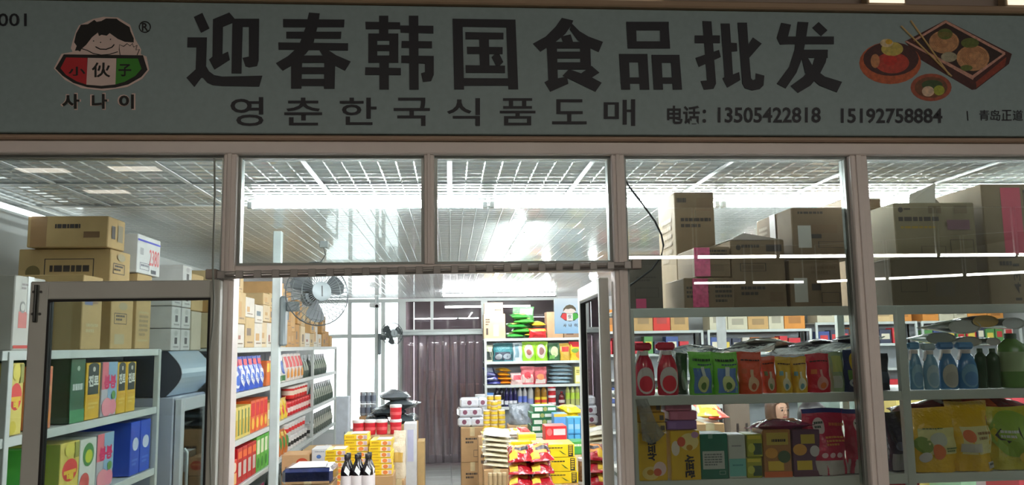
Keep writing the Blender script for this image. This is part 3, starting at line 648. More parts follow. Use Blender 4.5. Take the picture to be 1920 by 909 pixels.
# ------------------------------------------------------------------ middle window tier
def wpouch(label, xa, xb, yt, c, decals, t=.06, Y=WY+.03, seed=1, zb=None, name='refill_pouch', group=None, seal=None, rz=0):
    x, w, z = wpx(xa, xb, yt, Y); zb = W2+.003 if zb is None else zb
    return soft(name, label, 'pouch', (x, Y+.02, zb), w, z-zb, t, c, decals, rz, None, seed, 'pouch', group, .3, seal)
def spray(label, xa, xb, yt, c, lab, lab2, Y=WY+.05, head=None, group='trigger spray bottles'):
    x, w, z = wpx(xa, xb, yt, Y); h = z - W2; r = w/2*.96; t = thing('spray_bottle', label, 'bottle', (x, Y, W2+.003), 0, group)
    hc = head or c
    MB().lathe([(r*.9, 0), (r, .008), (r, h*.36), (r*.95, h*.5), (r*.72, h*.66), (r*.5, h*.73), (r*.42, h*.78)], 16, sy=.62).obj('body', M(c, .2, 0, .05, 8, .5), t, smooth=True)
    MB().lathe([(r*.44, h*.75), (r*.46, h*.83)], 14).obj('collar', M((220, 210, 204), .4), t, smooth=True)
    MB().cbox(-r*1.0, r*.75, -r*.34, r*.34, h*.84, h*.99, .012).cbox(-r*1.1, -r*.9, -r*.16, r*.16, h*.87, h*.95, .005).obj('trigger_head', M(hc, .35), t)
    MB().add([(-r*.6, -.008, h*.84), (-r*.75, -.008, h*.7), (-r*.9, -.008, h*.62), (-r*.82, -.008, h*.61), (-r*.6, -.008, h*.7), (-r*.42, -.008, h*.84)] + [(-r*.6, .008, h*.84), (-r*.75, .008, h*.7), (-r*.9, .008, h*.62), (-r*.82, .008, h*.61), (-r*.6, .008, h*.7), (-r*.42, .008, h*.84)],
             [(0, 1, 2, 3, 4, 5), (11, 10, 9, 8, 7, 6)] + [(i, (i+1) % 6, 6+(i+1) % 6, 6+i) for i in range(6)]).obj('trigger', M((224, 214, 210), .4), t)
    def s(a, b): 
        u = (a-.5)*2.5; return (r*math.sin(u*.9), -r*.62*math.cos(u*.9)-.002, h*(.03 + .5*b)*1.0)
    s.curved = True
    decal(t, s, ('e', .06, .0, .94, 1., lab))
    f = lambda a, b: (s(a, b)[0], s(a, b)[1]-.0015, s(a, b)[2]); f.curved = True
    decal(t, f, ('e', .18, .08, .82, .68, lab2))
    return t
spray('red trigger spray bottle with an oval white label, beside the door post', 1187, 1226, 643, (196, 30, 62), (216, 206, 202), (216, 36, 60))
spray('red trigger spray bottle with an oval white label, nearer the green pouches', 1229, 1270, 642, (200, 30, 58), (216, 206, 202), (220, 36, 56))
wpouch('narrow dark green pack squeezed between red spray bottle and green pouch', 1268, 1290, 662, (40, 74, 52), [('e', .3, .1, .8, .6, (150, 170, 150))], .05, WY+.06)
G2 = [('r', .14, .04, .86, .62, (90, 130, 190)), ('e', .28, .06, .74, .46, (214, 224, 150)), ('r', .44, .44, .6, .66, (206, 214, 206)), ('e', .4, .12, .62, .3, (90, 130, 60)), ('l', .12, .74, .84, .84, (24, 60, 40), 1), ('l', .3, .67, .9, .72, (40, 60, 120), 1)]
wpouch('bright green refill pouch with a pump bottle picture, next to dark green pack', 1292, 1338, 660, (120, 206, 74), G2, .06, WY, 3)
wpouch('bright green refill pouch with a pump bottle picture, next to orange pouch', 1336, 1386, 661, (124, 208, 72), G2, .06, WY-.005, 5)
def pump(b, g): return [('e', .28, .06, .78, .42, b), ('r', .46, .4, .6, .58, b), ('e', .4, .1, .66, .26, g), ('l', .1, .76, .88, .82, (70, 30, 24), 1), ('r', .1, .48, .3, .6, g)]
wpouch('large orange refill pouch with a pump bottle picture', 1384, 1430, 660, (228, 84, 46), pump((228, 190, 150), (200, 90, 50)), .06, WY+.0, 7)
wpouch('narrow orange refill pouch tucked beside the large orange one', 1428, 1456, 668, (226, 88, 52), pump((226, 206, 180), (120, 150, 100)), .05, WY+.03, 9)
wpouch('yellow refill pouch with a white bottle picture, beside the narrow orange one', 1455, 1485, 669, (230, 186, 58), pump((236, 230, 196), (120, 170, 180)), .055, WY+.015, 11)
wpouch('yellow refill pouch with a white bottle picture, beside the red pouch', 1484, 1514, 669, (230, 184, 54), pump((236, 230, 196), (120, 170, 180)), .055, WY+.015, 12)
wpouch('red refill pouch with a round bottle picture', 1514, 1558, 663, (214, 34, 58), pump((226, 160, 150), (226, 120, 60)), .06, WY+.01, 13)
wpouch('pale green refill pouch beside the dark blue one', 1557, 1585, 660, (170, 196, 150), [('r', .15, .5, .8, .9, (206, 214, 120)), ('r', .1, .1, .6, .4, (206, 216, 200))], .05, WY+.02, 14)
wpouch('dark blue refill pouch with a yellow round picture and white swirl', 1583, 1624, 655, (30, 58, 112), [('e', .2, .45, .9, .95, (220, 190, 50)), ('r', .1, .28, .85, .52, (100, 150, 70)), ('e', .1, .1, .9, .34, (190, 206, 214)), ('e', .2, .14, .8, .28, (40, 80, 140)), ('r', .3, .6, .6, .8, (60, 50, 30))], .06, WY+.0, 15)
wpouch('dark pouch half hidden behind the window post', 1630, 1668, 662, (36, 42, 52), [('r', .2, .2, .8, .5, (70, 80, 96))], .06, WY+.06, 16)
spray('pale blue trigger spray bottle partly behind the shelf upright', 1700, 1726, 642, (110, 158, 190), (150, 186, 206), (120, 160, 190), WY+.07, (96, 150, 190))
spray('pale blue trigger spray bottle, second after the shelf upright', 1727, 1756, 644, (126, 170, 196), (176, 196, 204), (150, 180, 196), WY+.05, (170, 190, 196))
spray('blue trigger spray bottle with a beige label', 1755, 1791, 642, (88, 140, 186), (196, 190, 176), (180, 176, 166), WY+.06, (90, 140, 190))
spray('blue trigger spray bottle with a banded label, beside the green bottles', 1790, 1828, 642, (84, 140, 190), (120, 170, 200), (90, 140, 190), WY+.06, (90, 146, 196))
for k, (a, b, yt, c) in enumerate([(1824, 1848, 650, (40, 70, 44)), (1846, 1872, 650, (44, 74, 44)), (1868, 1918, 622, (96, 140, 60)), (1908, 1940, 640, (50, 84, 44))]):
    x, w, z = wpx(a, b, yt, WY+.07)
    bottle('detergent_bottle', ('dark green bottle beside the blue spray bottles', 'dark green bottle beside the big clear green one', 'big clear green detergent bottle with an arched label', 'dark green bottle at the far end of the window shelf')[k], 'bottle', (x, WY+.07, W2+.003), w/2*.97, z-W2-.01, c, (60, 90, 60), (((150, 170, 120)), .3, .66) if k == 2 else None, .2, 0, None, .1, None, 16, 1, .7)
# pouches lying on top of the standing ones
for k, (x, y, rz, c, w, h) in enumerate([(1320, 652, .3, (70, 78, 96), .2, .28), (1395, 648, -.3, (60, 62, 70), .22, .24), (1440, 640, .2, (196, 198, 190), .2, .2), (1492, 648, -.2, (52, 56, 72), .24, .26), (1560, 642, .25, (44, 48, 66), .22, .25), (1600, 634, -.15, (60, 62, 84), .2, .24)]):
    p = P(x, y, WY+.2)
    soft('lying_pouch', 'crumpled dark shiny pouch lying on top of the window pouches, %s from the door post' % ORD[k], 'pouch', (p.x, p.y-.08, p.z), w, h, .045, c, [('r', .15, .2, .85, .8, tuple(min(255, v+40) for v in c))], 0, (math.radians(-96), rz*.4, rz), 20+k, 'pillow', 'pouches lying on the window pouches', .2)
for k, (xa, xb, y, c) in enumerate([(1738, 1790, 634, (150, 156, 150)), (1796, 1840, 640, (170, 168, 156)), (1778, 1840, 612, (196, 198, 192)), (1822, 1874, 602, (206, 170, 96)), (1876, 1926, 606, (190, 192, 190)), (1846, 1880, 640, (186, 184, 178))]):
    p = P((xa+xb)/2, y, WY+.06); w = P(xb, y, WY+.06).x - P(xa, y, WY+.06).x
    t = thing('lying_refill_pack', ('refill pack lying flat, oval base outward, %s from the shelf upright' % ORD[k]), 'pouch', (p.x, p.y, p.z), .08*(k-2), 'packs lying on the spray bottles')
    rr = w/2; n = 18
    ring = lambda y_, f, g: [(rr*f*math.cos(2*math.pi*i/n), y_, rr*.42*g*math.sin(2*math.pi*i/n)) for i in range(n)]
    vs = ring(0, 1, 1) + ring(.06, 1, .95) + ring(.16, .95, .6) + ring(.26, .9, .1)
    fs = [(j*n+i, j*n+(i+1) % n, (j+1)*n+(i+1) % n, (j+1)*n+i) for j in range(3) for i in range(n)] + [tuple(range(3*n+n-1, 3*n-1, -1))]
    MB().add(vs, fs).obj('pack', M((90, 130, 120) if k == 0 else (110, 116, 110), .25, 0, .1, 20, .4), t, smooth=True)
    MB().add(ring(0, 1, 1) + ring(.004, .86, .82), [(i, (i+1) % n, n+(i+1) % n, n+i) for i in range(n)] + [tuple(range(n, 2*n))]).obj('oval_base', M(c, .3, 0, .05, 10, .3), t)
# ------------------------------------------------------------------ lower window tier
def wbox(name, label, xa, xb, yt, zb, c, decals, d=.12, Y=WY+.01, group=None, cat='box'):
    x, w, z = wpx(xa, xb, yt, Y)
    return boxitem(name, label, cat, x, Y+d/2, zb, w-.002, d, z-zb, c, decals, 0, group, .35, .003, .2), z
YE = (234, 190, 44)
FLW = [('F', 'e', .1, .02, .7, .3, (240, 214, 130)), ('F', 'e', .5, .1, .95, .4, (236, 206, 200)), ('F', 'e', .5, .1, .78, .26, (226, 104, 74)), ('F', 'e', .26, .12, .5, .24, (206, 150, 30))]
FLT = [('F', 'e', .3, .6, .95, .95, (246, 226, 150)), ('F', 'e', .02, .5, .3, .8, (240, 226, 206)), ('F', 'e', .22, .68, .5, .88, (226, 100, 70)), ('F', 'e', .52, .6, .74, .72, (206, 150, 30)), ('F', 'e', .7, .85, .95, .98, (200, 150, 190))]
b_, zA = wbox('softener_box', 'yellow flower-printed box with its lettering upside down, by the door post', 1196, 1250, 813, W3, YE, FLW + [('F', 't', .3, .42, .62, .92, (24, 26, 44), '샤프란', .05, 90)], .1)
b_, zB = wbox('softener_box', 'yellow flower-printed box with sideways black lettering, beside the green box', 1256, 1312, 808, W3, YE, FLT + [('F', 't', .45, .05, .78, .52, (24, 26, 44), '샤프란', .05, 270)], .1, WY-.005)
zq = zA+.002
for k, (yt, c, xa, xb) in enumerate([(793, (226, 196, 110), 1196, 1249), (774, (220, 170, 50), 1194, 1247), (756, (200, 150, 50), 1190, 1240)]):
    b_, z = wbox('softener_box', 'yellow box lying flat on the upside-down lettered box, %s layer up' % ORD[k], xa, xb, yt, zq, c, [('F', 'r', .8, .2, .95, .7, (110, 100, 90))], .11, WY+.02, 'yellow boxes lying by the door post'); zq = z+.002
zq = zB+.002
for k, (yt, c, xa, xb) in enumerate([(789, (150, 112, 176), 1250, 1307), (771, (206, 120, 150), 1254, 1307), (753, (206, 126, 150), 1246, 1297)]):
    b_, z = wbox('softener_box', ('purple box lying on the sideways-lettered yellow box', 'pink box lying on the purple box', 'pink box lying topmost of the pink and purple boxes')[k], xa, xb, yt, zq, c, [('F', 'r', .05, .15, .3, .8, tuple(min(255, v+14) for v in c))], .11, WY+.02); zq = z+.002
t, w_, z_ = wpx(1216, 1240, 745, .09)
pts = [(-.03, .0), (.02, .0), (.05, -.09), (.085, -.14), (.06, -.165), (.03, -.18), (-.005, -.165), (-.01, -.09)]
sb = thing('plastic_scrap', 'torn translucent plastic scrap hanging from the shelf edge by the door post', 'plastic scrap', (P(1205, 745, .09).x, .094, W2-.005))
MB().prism([(x, .006*math.sin(30*z+x*40), z) for x, z in pts], (0, .001, 0)).obj('film', glassmat('scrap_film', (.8, .8, .76), 2, .2, .3, (.6, .6, .54)), sb)
wbox('tea_box', 'dark green box with a white text panel and clear tape tab', 1311, 1364, 814, W3, (28, 116, 92), [('F', 'r', .08, .22, .86, .62, (196, 200, 192)), ('F', 'l', .14, .28, .78, .56, (120, 128, 124), 5), ('F', 'r', .3, .9, .46, 1, (120, 170, 150)), ('F', 'f', .66, .1, .88, .18, (190, 206, 196), .06)], .12)
wbox('tea_box', 'slim white and aqua box beside the dark green box', 1364, 1397, 815, W3, (206, 210, 200), [('F', 'r', .02, .05, .98, .45, (120, 196, 186)), ('F', 'l', .2, .7, .75, .76, (150, 150, 150), 1), ('F', 'l', .2, .26, .8, .32, (70, 150, 150), 1)], .1)
zq = W3
for k, yt in enumerate((858, 814)):
    b_, z = wbox('vitamin_box', ('small yellow-green box, lower of the stacked two', 'small yellow-green box, upper of the stacked two')[k], 1399, 1429, yt, zq, (176, 178, 50), [('F', 'r', .05, .78, .9, .94, (226, 206, 60)), ('F', 'r', .4, .1, .95, .6, (62, 90, 60)), ('F', 'e', .05, .2, .5, .6, (206, 206, 80))], .1); zq = z+.002
wbox('snack_box', 'orange and yellow printed snack box with an orange foot', 1429, 1482, 806, W3, (176, 120, 60), [('F', 'r', 0, 0, 1, .12, (226, 110, 40)), ('F', 'r', .12, .68, .9, .94, (196, 170, 70)), ('F', 'l', .3, .7, .8, .8, (60, 44, 30), 1), ('F', 'r', .14, .14, .7, .34, (226, 190, 50)), ('F', 'e', .05, .4, .5, .62, (226, 160, 60)), ('F', 'e', .5, .3, .95, .56, (70, 96, 60))], .12)
wbox('snack_box', 'purple and yellow printed snack box beside the red bags', 1484, 1537, 806, W3, (96, 58, 84), [('F', 'r', 0, 0, 1, .12, (92, 40, 66)), ('F', 'r', .3, .7, .8, .9, (196, 170, 60)), ('F', 'e', .0, .45, .5, .7, (222, 160, 70)), ('F', 'r', .12, .14, .66, .34, (220, 186, 50)), ('F', 'e', .6, .42, .95, .66, (206, 200, 200))], .12)
p = P(1462, 793, WY+.12)
soft('lying_snack_bag', 'glossy magenta bag in clear wrap lying on the snack boxes', 'bag', (p.x, p.y-.1, p.z), .22, .2, .06, (150, 50, 100), [('r', .2, .2, .8, .8, (196, 120, 60))], 0, (math.radians(-96), 0, .08), 41, 'pillow', None, .08)
def wbag(label, xa, xb, yt, yb, c, decals, t=.1, Y=WY, seed=1, name='detergent_bag', seal=None):
    x, w, z = wpx(xa, xb, yt, Y)
    return soft(name, label, 'bag', (x, Y+.05, W3+.004), w, z-W3, t, c, decals, 0, None, seed, 'pouch', None, .22, seal)
RB = [('r', .02, .0, .98, .22, (196, 190, 184)), ('e', .2, .62, .5, .86, (226, 206, 206)), ('l', .24, .68, .46, .8, (40, 70, 60), 2), ('l', .4, .42, .9, .58, (226, 140, 60), 3), ('e', .3, .26, .44, .34, (236, 190, 200)), ('e', .48, .26, .62, .34, (236, 190, 200)), ('e', .66, .26, .8, .34, (236, 190, 200)), ('l', .6, .7, .98, .78, (226, 110, 60), 1)]
wbag('crimson detergent bag with a white base, beside the purple snack box', 1512, 1592, 770, 890, (204, 22, 74), RB, .1, WY, 51, seal=(40, 50, 130))
wbag('crimson detergent bag with a white base, beside the window post', 1588, 1662, 770, 890, (204, 24, 74), RB, .1, WY+.01, 52, seal=(40, 50, 130))
wbag('dark navy bag between window post and shelf upright', 1668, 1704, 776, 890, (26, 34, 64), [('r', .1, .02, .9, .3, (170, 172, 176)), ('e', .2, .35, .8, .5, (110, 120, 150))], .09, WY+.03, 53)
YB_ = [('r', .16, .28, .94, .68, (226, 222, 150)), ('e', .04, .3, .4, .56, (120, 150, 50)), ('e', .38, .4, .7, .62, (200, 206, 190)), ('e', .36, .2, .6, .44, (232, 120, 50)), ('e', .1, .16, .34, .32, (206, 200, 196)), ('l', .24, .66, .62, .69, (60, 100, 40), 1), ('l', .62, .3, .9, .38, (80, 120, 50), 2)]
wbag('big yellow bag with leafy picture, beside the shelf upright', 1706, 1800, 768, 885, (236, 190, 22), YB_, .11, WY-.005, 54)
wbag('big yellow bag with a pale panel and barcode, between the other large bags', 1784, 1864, 756, 890, (238, 192, 24), [('r', .2, .25, .94, .64, (232, 226, 160)), ('e', .2, .42, .5, .6, (226, 110, 46)), ('r', .16, .28, .62, .4, (196, 194, 180)), ('r', .7, .04, .94, .13, (206, 206, 196)), ('l', .74, .06, .92, .11, (60, 60, 60), 1), ('l', .55, .42, .9, .56, (150, 110, 50), 2)], .11, WY-.01, 55)
wbag('green and yellow bag with a black and white word patch', 1858, 1945, 766, 885, (206, 196, 40), [('e', .0, .2, .95, .95, (150, 186, 50)), ('p', .1, .42, .62, .68, (20, 22, 22), [(0, .5), (.15, .2), (.35, .2), (.4, 0), (.5, .15), (1, .25), (1, 1), (.2, .9)]), ('l', .2, .48, .58, .63, (220, 222, 216), 2), ('e', .5, .1, .95, .35, (226, 196, 40))], .11, WY, 56)
for k, (x, y, c, w) in enumerate([(1722, 760, (120, 30, 48), .24), (1790, 772, (110, 36, 60), .2), (1800, 752, (226, 150, 30), .14), (1830, 746, (232, 96, 34), .16), (1898, 752, (150, 20, 30), .24)]):
    p = P(x, y, WY+.2)
    soft('lying_bag', ('maroon glossy bag lying behind the shelf upright', 'plum glossy bag lying across the big yellow bags', 'small amber bag poking up behind the yellow bags', 'orange bag poking up behind the barcode bag', 'deep red bag lying over the green and yellow bag')[k], 'bag', (p.x, p.y-.1, p.z-.055), w, .2, .05, c, [('r', .2, .2, .8, .7, tuple(min(255, v+25) for v in c))], 0, (math.radians(-70), .1*(k-2), .1*(k-2)), 60+k, 'pillow', None, .12)
for k, (x, c) in enumerate([(1690, (206, 40, 60)), (1724, (200, 40, 60))]):
    p = P(x, 915, WY+.02)
    soft('packet', 'red-topped packet under the lowest window shelf, %s from the upright' % ORD[k], 'packet', (p.x, p.y+.06, W3-.357), .075, p.z-W3+.375, .05, c, [('r', .1, .2, .9, .7, (230, 220, 200))], 0, None, 70+k, 'pouch')
# ================================================================== the long side wall: shelf, fridge, shelf
AX = -1.75; T0, T1, T2, T3 = 1.9, 1.56, 1.205, .86
shelves('side_shelf', 'white steel shelf of juice boxes just inside the window, facing the aisle', AX-.5, AX, .15, 1.91, (T0, T1, T2, T3, .5, .12), (.21, 1.89), 'R')
BXX = -1.61
shelves('side_shelf', 'long white steel shelf of groceries running down the side wall to the back windows', BXX-.55, BXX, 2.66, 8.55, (T0, T1, T2, T3, .5, .12), (2.68, 4.56, 6.6, 8.53), 'R')
def yy(x, X, y=700):
    w = ROT @ Vector((x - 960, -(y - 454.5), -FPX)); return CAM.y + X*w.y/w.x      # depth of photo column x on the plane X
# display fridge with a curved light-box head
FR = thing('display_fridge', 'white glass-door display fridge with a curved blue-grey header panel', 'fridge', (0, 0, 0))
fx0, fx1, fy0, fy1, fz = -2.34, -1.63, 1.98, 2.61, 1.61
WM = M((206, 210, 214), .35, 0, .04, 5, .3)
MB().cbox(fx0, fx1-.05, fy0, fy1, .02, fz, .008).obj('body', M((176, 182, 196), .35, 0, .04, 5, .3), FR)
dr_ = MB().cbox(fx1-.045, fx1, fy0+.005, fy0+.06, .2, fz-.01, .006).cbox(fx1-.045, fx1, fy1-.06, fy1-.005, .2, fz-.01, .006).cbox(fx1-.045, fx1, fy0+.06, fy1-.06, fz-.09, fz-.01, .006).cbox(fx1-.045, fx1, fy0+.06, fy1-.06, .2, .3, .006).obj('door', WM, FR)
MB().box(fx1-.03, fx1-.022, fy0+.06, fy1-.06, .3, fz-.09).obj('door_glass', glassmat('fridge_glass', (.93, .95, .95), 2.0), dr_)
MB().tube([(fx1+.012, fy0+.03, 1.0), (fx1+.03, fy0+.03, 1.02), (fx1+.03, fy0+.03, 1.28), (fx1+.012, fy0+.03, 1.3)], .009, 8).obj('handle', ALU, dr_, smooth=True)
for z in (.7, 1.0, 1.28): MB().box(fx1-.0495, fx1-.046, fy0+.07, fy1-.07, z-.012, z+.004).obj('inner_shelf', ALU, FR)
MB().box(fx1-.0499, fx1-.047, fy0+.14, fy0+.24, 1.3, 1.5).obj('price_card', M((150, 190, 226), .5), FR)
n = 10; arc = [(fx1-.1 + .09*math.sin(math.pi*i/n), fz+.004 + .275*i/n) for i in range(n+1)]
pr = [(fx1-.35, fz+.004)] + arc + [(fx1-.35, fz+.279)]
hd = MB().prism([(x, fy0+.012, z) for x, z in pr], (0, fy1-fy0-.024, 0)).obj('header', M((188, 206, 224), .3, 0, .05, 3, .3), FR)
MB().prism([(x, fy0, z) for x, z in pr], (0, .012, 0)).obj('header_side', M((62, 66, 76), .4), hd); MB().prism([(x, fy1-.012, z) for x, z in pr], (0, .012, 0)).obj('header_side', M((62, 66, 76), .4), hd)
MB().box(fx0, fx1-.36, fy0, fy1, fz+.002, 1.885).obj('compressor_cover', M((120, 124, 130), .5), FR)
# ------------------------------------------------------------------ cartons standing along the top
def tcarton(label, y0, y1, z0, z1, dx, c, decals=(), X=AX, tape=None, group='cartons on top of the side shelves', xo=.012):
    y0 += .19; y1 += .19; w = y1-y0                      # built facing the street, its right side towards the aisle
    return boxitem('carton', label, 'carton', X-xo-dx/2, (y0+y1)/2, z0, dx, w, z1-z0, c, decals, 0, group, .75, .004, 0, tape)
CREAM = (196, 166, 116)
KB = (170, 132, 90); BK = (60, 50, 44)
def rp(c=BK): return [('R', 'f', .12, .5, .7, .72, c, .04), ('R', 'l', .2, .54, .6, .68, c, 2), ('R', 'r', .15, .1, .6, .3, (180, 166, 130)), ('R', 'e', .3, .78, .7, .94, (170, 156, 120))]
tcarton('white carton with clear tape and red print nearest the window on the side shelf', .06, .31, T0+.004, T0+.31, .4, (206, 204, 196), [('R', 'r', .15, .3, .42, .52, (206, 120, 112)), ('R', 'e', .18, .5, .36, .66, (150, 150, 146)), ('R', 'e', .2, .53, .34, .63, (206, 204, 196)), ('R', 'l', .2, .8, .4, .9, (150, 140, 140), 2), ('R', 'r', .02, .03, .98, .07, (196, 60, 50)), ('R', 'f', .62, .2, .9, .32, (120, 116, 110), .05)], AX, ('x', (224, 226, 224), .5))
tcarton('kraft carton standing in front of the brown carton stack near the window', .68, .9, T0+.004, T0+.365, .42, CREAM, [('R', 'r', .1, .6, .5, .8, (110, 120, 160)), ('R', 'l', .5, .6, .9, .7, (150, 120, 90), 2), ('R', 'l', .2, .2, .8, .35, (200, 184, 140), 2)])
tcarton('brown carton at the bottom of the stack near the window', 1.02, 1.31, T0+.004, T0+.27, .45, CREAM, rp())
tcarton('wide brown carton with a boxed line of writing, middle of stack near the window', .98, 1.24, T0+.274, T0+.525, .46, CREAM, [('F', 'f', .28, .3, .82, .8, BK, .02), ('F', 'l', .34, .42, .78, .66, BK, 1), ('F', 'e', .08, .36, .24, .66, (120, 104, 60))] + rp())
tcarton('brown carton topmost of the stack near the window, bright printed end', .93, 1.15, T0+.529, T0+.69, .4, CREAM, [('F', 'r', .04, .02, .24, .98, (168, 130, 88)), ('F', 'l', .34, .5, .66, .74, BK, 1), ('F', 'r', .7, .3, .9, .5, (130, 98, 64)), ('R', 'r', .2, .3, .4, .72, BK), ('R', 'r', .55, .25, .85, .8, (150, 136, 110))])
tcarton('tall kraft carton under the white blue-striped carton', 1.36, 1.58, T0+.004, T0+.43, .4, CREAM, [('R', 'f', .15, .1, .85, .5, (190, 170, 120), .04), ('R', 'l', .2, .15, .8, .45, (150, 130, 90), 5), ('R', 'l', .3, .7, .8, .9, (190, 170, 120), 3)])
tcarton('white carton with a blue stripe and red handwritten digits on the side shelf', 1.34, 1.70, T0+.434, T0+.655, .36, (222, 222, 220), [('R', 'r', 0, .83, 1, .88, (80, 84, 190)), ('R', 't', .5, .25, .95, .68, (222, 110, 110), '2380', .01), ('R', 'r', .1, .48, .24, .66, (176, 176, 176)), ('R', 'f', .1, .1, .5, .28, (90, 90, 110), .04), ('R', 'l', .14, .14, .46, .24, (130, 130, 140), 1), ('R', 'r', .6, .04, .8, .14, (70, 70, 80))])
for k in range(7):
    a, b = (1.80, 1.965) if k < 3 else (1.99, 2.16); j = k if k < 3 else k-3
    tcarton('small white black-marked carton on the fridge top, %s up in %s column' % (ORD[j], 'shorter' if k < 3 else 'taller'), a, b, T0-.012+.004+.138*j, T0-.012+.138*(j+1), .34, (206, 204, 200), [('R', 'r', .36, .3, .66, .6, (40, 38, 38)), ('R', 'e', .3, .66, .7, .92, (176, 174, 170)), ('R', 'l', .2, .08, .8, .2, (130, 128, 126), 1)], -1.70, None, 'small white cartons on the fridge')
tcarton('grey-brown carton with printed lines at the end of the fridge top', 2.19, 2.4, T0-.008, T0+.25, .46, (190, 180, 158), [('F', 'l', .2, .6, .8, .75, (110, 96, 80), 2), ('F', 'l', .5, .2, .8, .3, (110, 96, 80), 1)], -1.70)
tcarton('brown carton with dark lettering on its long side resting above the fridge carton', 2.17, 2.42, T0+.254, T0+.5, .62, CREAM, [('F', 'l', .1, .34, .5, .6, BK, 1), ('F', 'r', .6, .55, .85, .8, (120, 92, 62)), ('F', 'r', .55, .2, .85, .36, (120, 92, 62))], -1.70)
rr = random.Random(11); y = 2.52; k = 0
while y < 8.1:
    w = rr.uniform(.2, .34); z = T0+.004; j = 0
    if y+w > 8.28: w = 8.28-y
    top = T0 + rr.uniform(.42, .66) if y < 5.5 else T0 + rr.uniform(.2, .5)
    while z < top - .09:
        h = min(rr.uniform(.13, .26), top - z); c = rr.choice([(206, 168, 114), (200, 176, 130), (190, 148, 92), (214, 196, 160), (216, 212, 200)])
        dd = [('R', 'r', rr.uniform(.1, .3), rr.uniform(.2, .4), rr.uniform(.45, .7), rr.uniform(.5, .75), rr.choice([(110, 90, 66), (190, 150, 90), (150, 90, 70), (90, 110, 120)])), ('R', 'l', .2, .1, .8, .2, (130, 108, 80), 1)]
        tcarton('%s carton on the long side shelf, %s column after the fridge, %s box up' % ('pale' if c[2] > 160 else 'tan', ORD[k], ORD[j]), y, y+w-.012, z, z+h-.003, rr.uniform(.3, .42), c, dd, BXX, None, 'cartons on top of the long side shelf', rr.uniform(.012, .04)); z += h; j += 1
    y += w; k += 1
# ------------------------------------------------------------------ goods facing the aisle
def aisle(X, y0, y1, z, name, label, h, c, decals, d=.2, group=None, cat='box'):
    return boxitem(name, label, cat, X-.014-d/2, (y0+y1)/2, z+.0045, y1-y0-.003, d, h, c, decals, math.pi/2, group, .35, .003, .2)
PEAR = [('F', 'e', .12, .34, .92, .72, (222, 70, 66)), ('F', 'r', .2, .47, .85, .53, (236, 190, 60)), ('F', 't', .36, .36, .7, .48, (236, 200, 60), '배', .05), ('F', 'e', .2, .76, .75, .98, (228, 214, 96)), ('F', 'e', .1, .02, .6, .2, (206, 190, 60)), ('F', 'r', .72, .72, .95, .98, (150, 150, 70))]
JR = [('F', 'r', .12, .44, .88, .96, (46, 56, 50)), ('F', 'e', .12, .86, .88, 1, (46, 56, 50)), ('F', 't', .14, .58, .86, .78, (226, 226, 216), '진로', .05), ('F', 'e', .4, .84, .6, .93, (206, 200, 190)), ('F', 'l', .15, .16, .85, .3, (236, 206, 110), 2), ('F', 'r', .1, .36, .9, .4, (222, 170, 60))]
BB = [('F', 'r', 0, .5, .45, 1, (226, 120, 130)), ('F', 'r', .4, .3, 1, 1, (140, 176, 200)), ('F', 't', .12, .5, .92, .76, (206, 40, 96), '봉봉', .05), ('F', 'e', .02, .0, .7, .34, (236, 150, 160)), ('F', 'e', .5, .02, .98, .3, (232, 140, 156)), ('F', 'e', .62, .3, .9, .46, (90, 140, 70))]
OR = [('F', 'e', .05, .04, .9, .32, (240, 150, 60)), ('F', 'e', .1, .4, .8, .64, (226, 90, 70)), ('F', 'e', .2, .7, .9, .98, (232, 120, 90)), ('F', 'r', .1, .62, .8, .68, (236, 190, 120))]
